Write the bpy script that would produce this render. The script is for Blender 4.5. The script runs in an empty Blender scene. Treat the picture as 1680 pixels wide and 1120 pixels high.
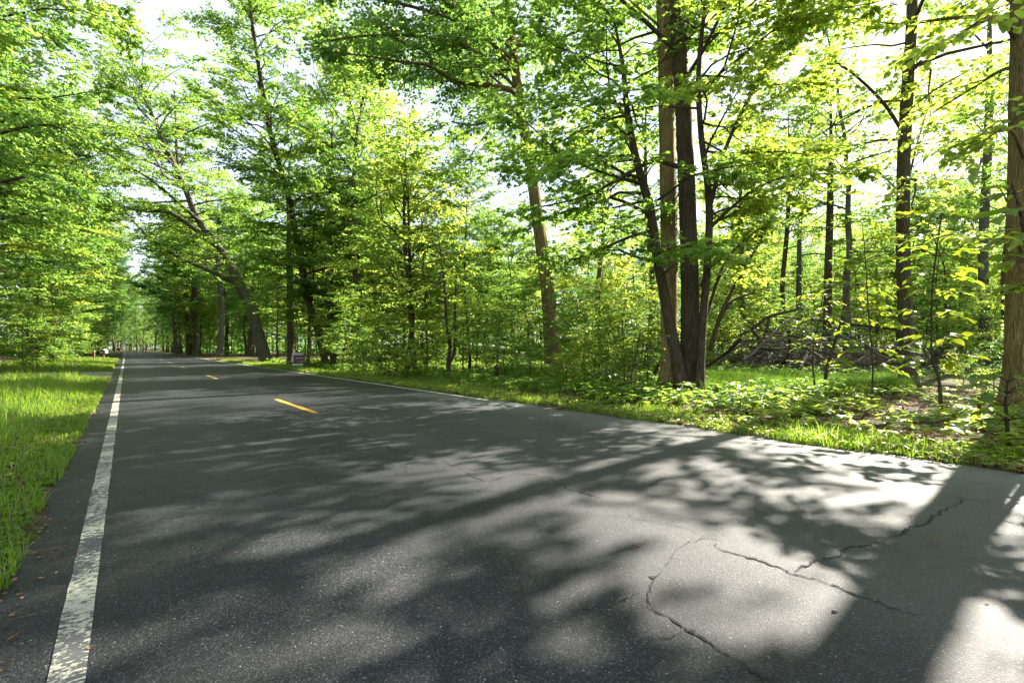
import bpy, math, random
import numpy as np

# ------------------------------------------------------------------ camera, sky, sun, exposure
SC = bpy.context.scene
COL = SC.collection
F = 793.3            # focal length in photo pixels (17 mm on 36 mm, 1680 px wide)
CAMH = 1.2
HOR = 570.0
cam_d = bpy.data.cameras.new('camera'); cam = bpy.data.objects.new('camera', cam_d)
COL.objects.link(cam); SC.camera = cam
cam.location = (0, 0, CAMH); cam.rotation_euler = (math.radians(90), 0, 0)
cam_d.lens = 17.0; cam_d.sensor_width = 36.0; cam_d.shift_y = 10.0/1680.0
cam_d.clip_start = 0.05; cam_d.clip_end = 3000

SUN_AZ = math.radians(49.0); SUN_EL = math.radians(33.0)
world = bpy.data.worlds.new('World'); SC.world = world; world.use_nodes = True
wn = world.node_tree; wn.nodes.clear()
sky = wn.nodes.new('ShaderNodeTexSky'); sky.sky_type = 'NISHITA'; sky.sun_disc = False
sky.sun_elevation = SUN_EL; sky.sun_rotation = SUN_AZ
sky.air_density = 1.0; sky.dust_density = 0.8; sky.ozone_density = 1.0
bg = wn.nodes.new('ShaderNodeBackground'); bg.inputs['Strength'].default_value = 0.058
wo = wn.nodes.new('ShaderNodeOutputWorld')
veil = wn.nodes.new('ShaderNodeMixRGB'); veil.inputs[0].default_value = 0.6; veil.inputs[2].default_value = (4.9, 5.4, 5.9, 1)   # thin even cloud veil
wn.links.new(sky.outputs[0], veil.inputs[1]); wn.links.new(veil.outputs[0], bg.inputs[0]); wn.links.new(bg.outputs[0], wo.inputs[0])

sun_d = bpy.data.lights.new('sun', 'SUN'); sun = bpy.data.objects.new('sun', sun_d); COL.objects.link(sun)
sun_d.energy = 5.0; sun_d.angle = math.radians(0.55); sun_d.color = (1.0, 0.93, 0.80)
sun.rotation_euler = (math.radians(90) - SUN_EL, 0, math.pi - SUN_AZ)
sun.location = (30, 30, 40)

SC.view_settings.view_transform = 'Standard'; SC.view_settings.look = 'None'
SC.view_settings.gamma = 1.0; SC.view_settings.use_curve_mapping = False
SC.view_settings.exposure = 2.35
SC.render.engine = 'CYCLES'
cy = SC.cycles
cy.max_bounces = 7; cy.diffuse_bounces = 5; cy.glossy_bounces = 2; cy.transmission_bounces = 3
cy.transparent_max_bounces = 4; cy.caustics_reflective = False; cy.caustics_refractive = False
cy.sample_clamp_indirect = 6.0
cy.use_denoising = True
try:
    cy.denoiser = 'OPENIMAGEDENOISE'; cy.denoising_prefilter = 'ACCURATE'
except Exception: pass
cy.use_adaptive_sampling = True; cy.adaptive_threshold = 0.02

# ------------------------------------------------------------------ place coordinates
PSI = math.atan((840 - 207)/F)
U2 = np.array([-math.sin(PSI), math.cos(PSI)])     # along the road
R2 = np.array([math.cos(PSI), math.sin(PSI)])      # to the right of the road
def W(s, t, z=0.0):
    p = R2*s + U2*t
    return np.array([p[0], p[1], z])
def ST(x, y):
    return x*R2[0] + y*R2[1], x*U2[0] + y*U2[1]
def at(x, y, d):
    return np.array([(x-840)/F*d, d, CAMH + (HOR-y)/F*d])
def gnd(x, y):
    d = F*CAMH/(y-HOR)
    return np.array([(x-840)/F*d, d, 0.0])

S_LEFT, S_MID, S_RIGHT = -0.17, 2.72, 6.45          # left line, centre line, right line
def sstep(a, b, x):
    x = np.clip((x-a)/(b-a), 0, 1); return x*x*(3-2*x)
def vnoise(x, y, seed=0):
    v = 0
    for i, (f, a) in enumerate(((.23, .5), (.61, .3), (1.7, .2))):
        v = v + a*np.sin(x*f*1.3+y*f*.7+seed+i*1.7)*np.sin(y*f*1.1-x*f*.5+seed*2.1+i)
    return v
def gz(x, y):
    s, t = ST(x, y)
    left = sstep(-0.32, -0.55, s)*0.038 + sstep(-0.9, -6, s)*0.10*(1-sstep(22, 25, t)*sstep(33, 30, t))
    right = sstep(6.4, 6.75, s)*0.036 + sstep(7.5, 14, s)*0.05
    far = np.maximum(sstep(-1.5, -9, s), sstep(8, 15, s))
    return -0.03 + left + right + far*0.11*vnoise(x, y, 1.3)

# ------------------------------------------------------------------ mesh collecting
class Acc:
    def __init__(s): s.v=[]; s.loops=[]; s.tot=[]; s.rnd=[]; s.n=0; s.mi=[]
    def add(s, verts, polys_idx, tot, rnd=None, mi=0):
        """verts (N,3); polys_idx flat loop indices; tot per polygon counts"""
        verts = np.asarray(verts, dtype=np.float32).reshape(-1,3)
        s.v.append(verts); s.loops.append(np.asarray(polys_idx, dtype=np.int32).ravel()+s.n)
        tot = np.asarray(tot, dtype=np.int32); s.tot.append(tot); s.n += len(verts)
        s.rnd.append(np.zeros(len(tot), np.float32) if rnd is None else np.asarray(rnd, np.float32))
        s.mi.append(np.full(len(tot), mi, np.int32))
    def mesh(s, name, mats, smooth=False):
        me = bpy.data.meshes.new(name)
        v = np.concatenate(s.v); lo = np.concatenate(s.loops); tot = np.concatenate(s.tot)
        me.vertices.add(len(v)); me.vertices.foreach_set('co', v.ravel())
        me.loops.add(len(lo)); me.loops.foreach_set('vertex_index', lo)
        me.polygons.add(len(tot))
        st = np.concatenate(([0], np.cumsum(tot)[:-1])).astype(np.int32)
        me.polygons.foreach_set('loop_start', st)
        me.polygons.foreach_set('loop_total', tot)
        me.polygons.foreach_set('material_index', np.concatenate(s.mi))
        if smooth: me.polygons.foreach_set('use_smooth', np.ones(len(tot), bool))
        else: me.polygons.foreach_set('use_smooth', np.zeros(len(tot), bool))
        a = me.attributes.new('rnd', 'FLOAT', 'FACE'); a.data.foreach_set('value', np.concatenate(s.rnd))
        me.update(calc_edges=True)
        for m in (mats if isinstance(mats, (list, tuple)) else [mats]): me.materials.append(m)
        return me

def obj(name, me, parent=None, loc=None):
    o = bpy.data.objects.new(name, me); COL.objects.link(o)
    if parent is not None: o.parent = parent
    if loc is not None: o.location = [float(c) for c in loc]
    return o
def tag(o, label=None, cat=None, group=None, kind=None):
    if label: o['label'] = label
    if cat: o['category'] = cat
    if group: o['group'] = group
    if kind: o['kind'] = kind
    return o
def empty(name, loc, rz=0.0, sc=1.0):
    o = bpy.data.objects.new(name, None); COL.objects.link(o)
    o.location = [float(c) for c in loc]; o.rotation_euler = (0,0,rz); o.scale = (sc,)*3
    o.empty_display_size = 0.2
    return o
def copy_tree(root, loc, rz=0.0, sc=1.0, label=None, group=None, tilt=(0,0)):
    r = root.copy(); COL.objects.link(r)
    r.location = [float(c) for c in loc]; r.rotation_euler = (tilt[0], tilt[1], rz); r.scale = (sc,)*3
    if label: r['label'] = label
    if group: r['group'] = group
    for ch in list(root.children):
        c = ch.copy(); COL.objects.link(c); c.parent = r
    return r

def tube(acc, pts, rad, sides=8, ridge=0.0, rng=None, flare=0.0, cap=True, mi=0, rnd=0.0):
    pts = np.asarray(pts, float); rad = np.asarray(rad, float); n = len(pts)
    tan = np.gradient(pts, axis=0); tan /= np.linalg.norm(tan, axis=1)[:,None]+1e-9
    ref = np.array([1.0,0,0]) if abs(tan[:,0]).mean() < .7 else np.array([0,0,1.0])
    a = np.cross(tan, ref); a /= np.linalg.norm(a, axis=1)[:,None]+1e-9
    b = np.cross(tan, a)
    th = np.linspace(0, 2*math.pi, sides, endpoint=False)
    rr = np.repeat(rad[:,None], sides, 1)
    if ridge and rng is not None:
        ph = rng.uniform(0, 6.28, 6)
        L = np.cumsum(np.r_[0, np.linalg.norm(np.diff(pts,axis=0),axis=1)])[:,None]
        w = (np.sin(3*th+ph[0]+.35*L)+.7*np.sin(5*th+ph[1]-.5*L)+.5*np.sin(2*th+ph[2]+1.1*L))
        rr = rr*(1+ridge*w + ridge*.5*rng.normal(size=rr.shape))
    if flare and rng is not None:
        L = np.cumsum(np.r_[0, np.linalg.norm(np.diff(pts,axis=0),axis=1)])[:,None]
        e = np.exp(-np.maximum(L-.1,0)/.28)
        rr = rr*(1+flare*e*(1+.45*np.cos(5*th+1.0)+.25*np.cos(3*th+.4)))
    v = pts[:,None,:] + rr[:,:,None]*(np.cos(th)[None,:,None]*a[:,None,:]+np.sin(th)[None,:,None]*b[:,None,:])
    i = np.arange(n-1)[:,None]*sides; j = np.arange(sides)[None,:]; j2 = (j+1)%sides
    q = np.stack([i+j, i+j2, i+sides+j2, i+sides+j], -1).reshape(-1,4)
    acc.add(v.reshape(-1,3), q, np.full(len(q),4), np.full(len(q), rnd), mi)
    if cap:
        acc.add(v[-1], np.arange(sides), [sides], [rnd], mi)
        acc.add(v[0][::-1], np.arange(sides), [sides], [rnd], mi)

def sticks(acc, A, B, ra, rb):
    """many three-sided twigs from A to B"""
    A=np.asarray(A); B=np.asarray(B); n=len(A)
    if n==0: return
    d=B-A; d/=np.linalg.norm(d,axis=1)[:,None]+1e-9
    ref=np.where(np.abs(d[:,2:3])<.8, np.array([[0,0,1.0]]), np.array([[1.0,0,0]]))
    a=np.cross(d,ref); a/=np.linalg.norm(a,axis=1)[:,None]+1e-9; b=np.cross(d,a)
    th=np.array([0,2.094,4.189])
    ring=np.cos(th)[None,:,None]*a[:,None]+np.sin(th)[None,:,None]*b[:,None]
    ra=np.broadcast_to(ra,(n,))[:,None,None]; rb=np.broadcast_to(rb,(n,))[:,None,None]
    v=np.concatenate([A[:,None]+ring*ra, B[:,None]+ring*rb],1)   # n,6,3
    q=np.array([[0,1,4,3],[1,2,5,4],[2,0,3,5]])
    idx=(np.arange(n)[:,None,None]*6+q[None]).reshape(-1,4)
    acc.add(v.reshape(-1,3), idx, np.full(len(idx),4))

# leaf outlines: (verts with x across, y along, z fold), polygons
FOLD=.10
LEAF_SMALL=(np.array([[0,0,0],[-.36,.42,FOLD],[0,1,-.05],[.36,.42,FOLD]]), [[0,2,1],[0,3,2]])
_h=[(.12,-.06),(.40,.02),(.27,.20),(.56,.40),(.30,.47),(.20,.72)]
_mv=[(0,0,0),(0,1.0,-.08)]+[(x,y,.10*abs(x)/.5) for x,y in _h]+[(-x,y,.10*abs(x)/.5) for x,y in _h]
LEAF_MAPLE=(np.array(_mv), [[0,2,3,4,5,6,7,1],[0,1,13,12,11,10,9,8]])
_o=[(.16,.08),(.33,.30),(.36,.55),(.22,.82)]
_ov=[(0,0,0),(0,1.05,-.14),(0,.5,0)]+[(x,y,.10*x/.36-.10*max(0,y-.5)) for x,y in _o]+[(-x,y,.10*x/.36-.10*max(0,y-.5)) for x,y in _o]
LEAF_OVAL=(np.array(_ov), [[0,3,4,5,2],[2,5,6,1],[0,2,9,8,7],[2,1,10,9]])
_m=[(.30,.28),(.34,.60)]
LEAF_MID=(np.array([(0,0,0),(0,1,-.06),(.28,.22,FOLD),(.33,.58,FOLD*.9),(-.28,.22,FOLD),(-.33,.58,FOLD*.9)]),[[0,2,3,1],[0,1,5,4]])

def leaves(acc, P, D, Nrm, size, tmpl, rnd):
    """place leaves at P pointing along D, facing Nrm"""
    tv, polys = tmpl; n=len(P)
    if n==0: return
    D=D/(np.linalg.norm(D,axis=1)[:,None]+1e-9)
    X=np.cross(D,Nrm); X/=np.linalg.norm(X,axis=1)[:,None]+1e-9
    Z=np.cross(X,D)
    v=P[:,None]+size[:,None,None]*(tv[None,:,0:1]*X[:,None]+tv[None,:,1:2]*D[:,None]+tv[None,:,2:3]*Z[:,None])
    flat=np.concatenate([np.array(p) for p in polys]); tot=[len(p) for p in polys]
    idx=(np.arange(n)[:,None]*len(tv)+flat[None]).ravel()
    acc.add(v.reshape(-1,3), idx, np.tile(tot,n), np.repeat(rnd,len(polys)))

def hz(rng,n,z=0.0,sd=.3):
    return np.stack([np.zeros(n),np.zeros(n),np.full(n,z)],1)+rng.normal(size=(n,3))*sd

def foliage(rng, wood, lv, brs, tw_len, tw_step, tl_len, n_tl, n_leaf, lsize, tmpl, droop=.15, u0=.3, twig_wood=True, tl_wood=False, flat=.34, vert=.3):
    """brs: list of (pts, radii) limbs.  Side twigs, twiglets and leaves grow along each limb."""
    P2=[];D2=[];L2=[];R2_=[]
    for pts, rad, in brs:
        seg=np.linalg.norm(np.diff(pts,axis=0),axis=1); L=np.r_[0,np.cumsum(seg)]; T=L[-1]
        n=max(2,int(T*(1-u0)/tw_step)); u=np.sort(rng.uniform(u0,1,n)); u[-1]=.98
        pos=np.stack([np.interp(u*T,L,pts[:,k]) for k in range(3)],1)
        tn=np.stack([np.interp(np.clip(u*T+.1,0,T),L,pts[:,k])-np.interp(np.clip(u*T-.15,0,T),L,pts[:,k]) for k in range(3)],1)
        tn/=np.linalg.norm(tn,axis=1)[:,None]+1e-9
        side=np.where(np.arange(n)%2==0,1,-1)*rng.uniform(.5,1.25,n)
        side[-1]*=.2
        up=np.array([0,0,1.0])
        lat=np.cross(tn,up); ln=np.linalg.norm(lat,axis=1); 
        rnd_dir=rng.normal(size=(n,3)); rnd_dir[:,2]*=.2
        lat=np.where((ln<.35)[:,None], rnd_dir, lat); lat/=np.linalg.norm(lat,axis=1)[:,None]+1e-9
        tn2=np.where((ln<.35)[:,None], lat, tn)
        d=tn2*np.cos(side)[:,None]+lat*np.sin(side)[:,None]+hz(rng,n,0,vert*.8)
        d[:,2]=d[:,2]*(.5+vert*.5)-.02
        P2.append(pos);D2.append(d);L2.append(tw_len*rng.uniform(.55,1.2,n)*(1.15-.6*u)); R2_.append(np.interp(u*T,L,rad)*.45)
    if not P2: return
    P2=np.concatenate(P2);D2=np.concatenate(D2);L2=np.concatenate(L2);r2=np.minimum(np.concatenate(R2_),.02)
    D2/=np.linalg.norm(D2,axis=1)[:,None]
    dr=np.array([0,0,-1.0])
    M=P2+D2*(L2*.55)[:,None]; E=M+(D2+dr*droop*rng.uniform(.3,1.6,len(P2))[:,None])*(L2*.5)[:,None]
    if twig_wood:
        sticks(wood,P2,M,r2,r2*.6); sticks(wood,M,E,r2*.6,r2*.25)
    # twiglets
    k=n_tl; n2=len(P2)
    u=np.linspace(.22,1.0,k)[None]+rng.uniform(-.06,.06,(n2,k)); u=np.clip(u,.1,1)
    Pm=np.where((u<.55)[...,None], P2[:,None]+(M-P2)[:,None]*(u/.55)[...,None], M[:,None]+(E-M)[:,None]*((u-.55)/.45)[...,None])
    sd=np.where((np.arange(k)%2)==0,1,-1)[None]*rng.uniform(.5,1.2,(n2,k)); sd[:,-1]*=.15
    up=np.array([0,0,1.0]); lat=np.cross(D2,up); lat/=np.linalg.norm(lat,axis=1)[:,None]+1e-9
    D3=D2[:,None]*np.cos(sd)[...,None]+lat[:,None]*np.sin(sd)[...,None]+rng.normal(size=(n2,k,3))*.18
    D3+=rng.normal(size=D3.shape)*vert*.4; D3[...,2]=D3[...,2]*(.6+vert*.4)-droop*.5
    L3=tl_len*rng.uniform(.5,1.25,(n2,k))*np.minimum(1,.5+L2[:,None]/tw_len*.5)
    P3=Pm.reshape(-1,3);D3=D3.reshape(-1,3);D3/=np.linalg.norm(D3,axis=1)[:,None];L3=L3.ravel()
    if tl_wood: sticks(wood,P3,P3+D3*L3[:,None],.004,.002)
    # leaves
    m=n_leaf; n3=len(P3)
    u=np.linspace(.25,1.0,m)[None]+rng.uniform(-.1,.1,(n3,m))
    Pl=P3[:,None]+D3[:,None]*(u*L3[:,None])[...,None]+rng.normal(size=(n3,m,3))*.02
    sd=np.where((np.arange(m)%2)==0,1,-1)[None]*rng.uniform(.4,1.3,(n3,m)); sd[:,-1]*=.2
    lat=np.cross(D3,up); lat/=np.linalg.norm(lat,axis=1)[:,None]+1e-9
    Dl=D3[:,None]*np.cos(sd)[...,None]+lat[:,None]*np.sin(sd)[...,None]+rng.normal(size=(n3,m,3))*.18
    Dl[...,2]-=.25
    Nl=np.array([0,0,1.0])+rng.normal(size=(n3,m,3))*flat
    sz=lsize*rng.uniform(.6,1.25,(n3,m))
    cl=np.repeat(np.repeat(rng.uniform(0,1,n2),k),m)*.5+rng.uniform(0,1,n3*m)*.5
    leaves(lv,Pl.reshape(-1,3),Dl.reshape(-1,3),Nl.reshape(-1,3),sz.ravel(),tmpl,cl)

def smooth(pts, n):
    """Catmull-Rom through points (rows may hold x,y,z,r)"""
    p=np.asarray(pts,float); p=np.vstack([2*p[0]-p[1],p,2*p[-1]-p[-2]])
    out=[]; m=len(p)-3
    for i in range(m):
        a,b,c,d=p[i:i+4]
        for t in np.linspace(0,1,n,endpoint=False):
            out.append(.5*((2*b)+(-a+c)*t+(2*a-5*b+4*c-d)*t*t+(-a+3*b-3*c+d)*t**3))
    out.append(p[-2]); return np.array(out)

def limbs_on(rng, tpts, trad, z0, z1, n, length, rise, up_=1.0, bias=None, shape='dome', thick=1.0):
    out=[]; T=np.r_[0,np.cumsum(np.linalg.norm(np.diff(tpts,axis=0),axis=1))]
    az=rng.uniform(0,6.28)
    for i in range(n):
        f=(i+rng.uniform(.1,.9))/n
        z=z0+(z1-z0)*f
        k=np.interp(z,tpts[:,2],np.arange(len(tpts)))
        p=np.array([np.interp(k,np.arange(len(tpts)),tpts[:,c]) for c in range(3)])
        r=np.interp(k,np.arange(len(tpts)),trad)
        az+=2.4+rng.uniform(-.5,.5); a=az
        if bias is not None and rng.uniform()<bias[1]: a=bias[0]+rng.normal()*.7
        prof=(1-.75*f) if shape=='cone' else (.45+.65*math.sin(math.pi*(.15+.68*f)))
        L=length*prof*rng.uniform(.45,1.3)
        el=rise+.75*f*f*up_+rng.normal()*.2
        d=np.array([math.cos(a)*math.cos(el),math.sin(a)*math.cos(el),math.sin(el)])
        m=5; q=[p]
        for j in range(m):
            d=d+rng.normal(size=3)*.20; d[2]+= -.05 if rise<.5 else -.03; d/=np.linalg.norm(d)
            q.append(q[-1]+d*L/m)
        q=np.array(q); r0=min(r*.5,thick*(.008+.012*L))
        out.append((q,np.linspace(r0,.006,m+1)))
    return out

# ------------------------------------------------------------------ materials
def mat(name):
    m=bpy.data.materials.new(name); m.use_nodes=True; nt=m.node_tree; nt.nodes.clear()
    out=nt.nodes.new('ShaderNodeOutputMaterial'); return m,nt,out
def N(nt,t,**kw):
    n=nt.nodes.new(t)
    for k,v in kw.items():
        if k in n.inputs: n.inputs[k].default_value=v
        else: setattr(n,k,v)
    return n
def ramp(nt,stops):
    r=nt.nodes.new('ShaderNodeValToRGB'); e=r.color_ramp.elements
    while len(e)<len(stops): e.new(.5)
    for el,(p,c) in zip(e,stops): el.position=p; el.color=(*c,1)
    return r
def math_n(nt,op,a=None,b=None):
    n=nt.nodes.new('ShaderNodeMath'); n.operation=op
    for i,x in enumerate((a,b)):
        if x is None: continue
        if isinstance(x,(int,float)): n.inputs[i].default_value=x
        else: nt.links.new(x,n.inputs[i])
    return n.outputs[0]
def leaf_mat(name, dark, light, tr_dark, tr_light, mix=.5, gloss=.05, orand=.45, dry=None):
    m,nt,out=mat(name); L=nt.links.new
    at_=N(nt,'ShaderNodeAttribute',attribute_name='rnd'); oi=N(nt,'ShaderNodeObjectInfo')
    f=math_n(nt,'ADD',math_n(nt,'MULTIPLY',at_.outputs['Fac'],1-orand),math_n(nt,'MULTIPLY',oi.outputs['Random'],orand))
    r1=ramp(nt,[(0,dark),(1,light)] if not dry else [(0,dark),(.9,light),(.93,dry)]); r2=ramp(nt,[(0,tr_dark),(1,tr_light)] if not dry else [(0,tr_dark),(.9,tr_light),(.93,dry)])
    L(f,r1.inputs[0]); L(f,r2.inputs[0])
    d=N(nt,'ShaderNodeBsdfDiffuse'); t=N(nt,'ShaderNodeBsdfTranslucent'); g=N(nt,'ShaderNodeBsdfGlossy',Roughness=.38)
    L(r1.outputs[0],d.inputs[0]); L(r2.outputs[0],t.inputs[0])
    a=N(nt,'ShaderNodeMixShader',Fac=mix); L(d.outputs[0],a.inputs[1]); L(t.outputs[0],a.inputs[2])
    b=N(nt,'ShaderNodeMixShader',Fac=gloss); L(a.outputs[0],b.inputs[1]); L(g.outputs[0],b.inputs[2])
    L(b.outputs[0],out.inputs[0]); return m
def bark_mat(name, c1, c2, c3, scale=1.0, moss=0.0):
    m,nt,out=mat(name); L=nt.links.new
    tc=N(nt,'ShaderNodeTexCoord'); mp=N(nt,'ShaderNodeMapping'); mp.inputs['Scale'].default_value=(14*scale,14*scale,2.2*scale)
    L(tc.outputs['Object'],mp.inputs[0])
    n1=N(nt,'ShaderNodeTexNoise',Scale=1.6,Detail=8.0,Roughness=.65); L(mp.outputs[0],n1.inputs[0])
    v=N(nt,'ShaderNodeTexVoronoi',Scale=2.2); v.feature='DISTANCE_TO_EDGE'; L(mp.outputs[0],v.inputs['Vector'])
    n2=N(nt,'ShaderNodeTexNoise',Scale=1.1,Detail=3.0); L(tc.outputs['Object'],n2.inputs[0])
    r=ramp(nt,[(.25,c1),(.5,c2),(.8,c3)]); L(n1.outputs[0],r.inputs[0])
    rv=ramp(nt,[(0,(.25,.25,.25)),(.22,(1,1,1))]); L(v.outputs[0],rv.inputs[0])
    mx=N(nt,'ShaderNodeMixRGB',blend_type='MULTIPLY',Fac=.55); L(r.outputs[0],mx.inputs[1]); L(rv.outputs[0],mx.inputs[2])
    last=mx.outputs[0]
    if moss>0:
        rm=ramp(nt,[(.42,(0,0,0)),(.62,(moss,moss,moss))]); L(n2.outputs[0],rm.inputs[0])
        m2=N(nt,'ShaderNodeMixRGB'); L(rm.outputs[0],m2.inputs[0]); L(last,m2.inputs[1]); m2.inputs[2].default_value=(.10,.11,.025,1); last=m2.outputs[0]
    p=N(nt,'ShaderNodeBsdfPrincipled',Roughness=.9); L(last,p.inputs['Base Color'])
    p.inputs['Specular IOR Level'].default_value=.15
    h=math_n(nt,'ADD',math_n(nt,'MULTIPLY',v.outputs[0],1.2),n1.outputs[0])
    bp=N(nt,'ShaderNodeBump',Strength=1.0,Distance=.05); L(h,bp.inputs['Height']); L(bp.outputs[0],p.inputs['Normal'])
    L(p.outputs[0],out.inputs[0]); return m
def flat_mat(name,col,rough=.6,metal=0.0,noise=.0,scale=8.0):
    m,nt,out=mat(name); L=nt.links.new
    p=N(nt,'ShaderNodeBsdfPrincipled',Roughness=rough,Metallic=metal)
    if noise:
        tc=N(nt,'ShaderNodeTexCoord'); n=N(nt,'ShaderNodeTexNoise',Scale=scale,Detail=6.0); L(tc.outputs['Object'],n.inputs[0])
        r=ramp(nt,[(.3,[c*(1-noise) for c in col]),(.7,[min(1,c*(1+noise)) for c in col])]); L(n.outputs[0],r.inputs[0]); L(r.outputs[0],p.inputs['Base Color'])
    else: p.inputs['Base Color'].default_value=(*col,1)
    L(p.outputs[0],out.inputs[0]); return m

M={}
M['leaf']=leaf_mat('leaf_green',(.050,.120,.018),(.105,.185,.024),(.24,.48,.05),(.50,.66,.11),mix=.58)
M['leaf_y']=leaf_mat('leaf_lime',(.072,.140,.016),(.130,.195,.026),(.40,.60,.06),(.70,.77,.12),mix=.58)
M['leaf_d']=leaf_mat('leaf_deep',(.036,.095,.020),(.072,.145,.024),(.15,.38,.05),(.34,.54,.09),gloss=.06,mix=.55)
M['grass']=leaf_mat('grass_blade',(.052,.125,.012),(.115,.185,.024),(.22,.46,.02),(.50,.66,.05),gloss=.03,orand=0.0,dry=(.34,.27,.13))
M['grass_soft']=leaf_mat('grass_soft',(.042,.095,.016),(.075,.13,.024),(.13,.27,.02),(.26,.42,.04),gloss=.02,orand=0.0)
M['litter']=leaf_mat('fallen_leaf',(.11,.040,.018),(.26,.15,.08),(.10,.03,.01),(.22,.10,.04),mix=.2)
M['bark']=bark_mat('bark_brown',(.045,.034,.022),(.125,.096,.066),(.22,.175,.125))
M['bark_g']=bark_mat('bark_grey',(.07,.062,.05),(.16,.145,.12),(.26,.24,.20))
M['bark_m']=bark_mat('bark_mossy',(.10,.068,.025),(.28,.20,.085),(.42,.31,.15),moss=.4)
M['bark_k']=bark_mat('bark_dark',(.034,.024,.015),(.105,.076,.049),(.20,.15,.10),moss=.2)
M['bark_t']=bark_mat('bark_tan',(.17,.115,.045),(.40,.29,.13),(.55,.42,.21),moss=.3)
M['twig']=flat_mat('twig_bark',(.045,.035,.024),.9,noise=.3)
M['dead']=bark_mat('bark_dead',(.08,.06,.048),(.23,.185,.155),(.43,.37,.33))

# ------------------------------------------------------------------ ground, road, driveways
def asphalt():
    m,nt,out=mat('asphalt'); L=nt.links.new
    tc=N(nt,'ShaderNodeTexCoord'); O=tc.outputs['Object']      # x = across (s), y = along (t)
    sx=N(nt,'ShaderNodeSeparateXYZ'); L(O,sx.inputs[0])
    big=N(nt,'ShaderNodeTexNoise',Scale=.55,Detail=5.0,Roughness=.6); L(O,big.inputs[0])
    med=N(nt,'ShaderNodeTexNoise',Scale=7.0,Detail=6.0,Roughness=.7); L(O,med.inputs[0])
    v=N(nt,'ShaderNodeTexVoronoi',Scale=190.0); L(O,v.inputs['Vector'])
    v2=N(nt,'ShaderNodeTexVoronoi',Scale=150.0); L(O,v2.inputs['Vector'])
    stone=ramp(nt,[(0,(.004,.0045,.006)),(.45,(.0128,.0135,.0178)),(.75,(.0325,.0335,.040)),(.93,(.105,.105,.108)),(1,(.40,.39,.38))])
    L(v.outputs['Color'],stone.inputs[0])
    # older, paler pavement on the right hand side of the joint
    e=math_n(nt,'ADD',sx.outputs[0],math_n(nt,'MULTIPLY',math_n(nt,'SUBTRACT',big.outputs[0],.5),2.6))
    old=N(nt,'ShaderNodeMapRange'); old.inputs['From Min'].default_value=2.2; old.inputs['From Max'].default_value=3.2
    old.interpolation_type='SMOOTHSTEP'; L(e,old.inputs[0])
    near=N(nt,'ShaderNodeMapRange'); near.inputs['From Min'].default_value=13; near.inputs['From Max'].default_value=8; L(sx.outputs[1],near.inputs[0])
    fo=math_n(nt,'MULTIPLY',old.outputs[0],near.outputs[0])
    m1=N(nt,'ShaderNodeMixRGB'); L(math_n(nt,'MULTIPLY',fo,.25),m1.inputs[0]); L(stone.outputs[0],m1.inputs[1]); m1.inputs[2].default_value=(.080,.081,.081,1)
    # dusty grey green band along the right edge
    bd=N(nt,'ShaderNodeMapRange'); bd.inputs['From Min'].default_value=5.0; bd.inputs['From Max'].default_value=5.9; bd.interpolation_type='SMOOTHSTEP'
    e2=math_n(nt,'ADD',sx.outputs[0],math_n(nt,'MULTIPLY',math_n(nt,'SUBTRACT',med.outputs[0],.5),.8)); L(e2,bd.inputs[0])
    m2=N(nt,'ShaderNodeMixRGB'); L(math_n(nt,'MULTIPLY',math_n(nt,'MULTIPLY',bd.outputs[0],near.outputs[0]),.32),m2.inputs[0]); L(m1.outputs[0],m2.inputs[1]); m2.inputs[2].default_value=(.17,.178,.168,1)
    pat=N(nt,'ShaderNodeTexNoise',Scale=1.3,Detail=7.0,Roughness=.62); L(O,pat.inputs[0])
    wave=N(nt,'ShaderNodeTexWave',Scale=.17,Distortion=1.2,Detail=3.0); L(O,wave.inputs[0])
    mm=math_n(nt,'ADD',math_n(nt,'MULTIPLY',med.outputs[0],.5),math_n(nt,'ADD',math_n(nt,'MULTIPLY',pat.outputs[0],.38),math_n(nt,'MULTIPLY',wave.outputs[1],.12)))
    rs=ramp(nt,[(.36,(.55,.55,.56)),(.64,(1.35,1.34,1.30))]); L(mm,rs.inputs[0])
    m3=N(nt,'ShaderNodeMixRGB',blend_type='MULTIPLY',Fac=.8); L(m2.outputs[0],m3.inputs[1]); L(rs.outputs[0],m3.inputs[2])
    p=N(nt,'ShaderNodeBsdfPrincipled',Roughness=.55); L(m3.outputs[0],p.inputs['Base Color']); p.inputs['Specular IOR Level'].default_value=.27
    fine=N(nt,'ShaderNodeTexNoise',Scale=190.0,Detail=4.0,Roughness=.7); L(O,fine.inputs[0])
    h=math_n(nt,'ADD',math_n(nt,'MULTIPLY',v2.outputs['Distance'],.5),math_n(nt,'MULTIPLY',fine.outputs[0],1.2))
    bp=N(nt,'ShaderNodeBump',Strength=.7,Distance=.006); L(h,bp.inputs['Height']); L(bp.outputs[0],p.inputs['Normal'])
    L(p.outputs[0],out.inputs[0]); return m
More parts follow.
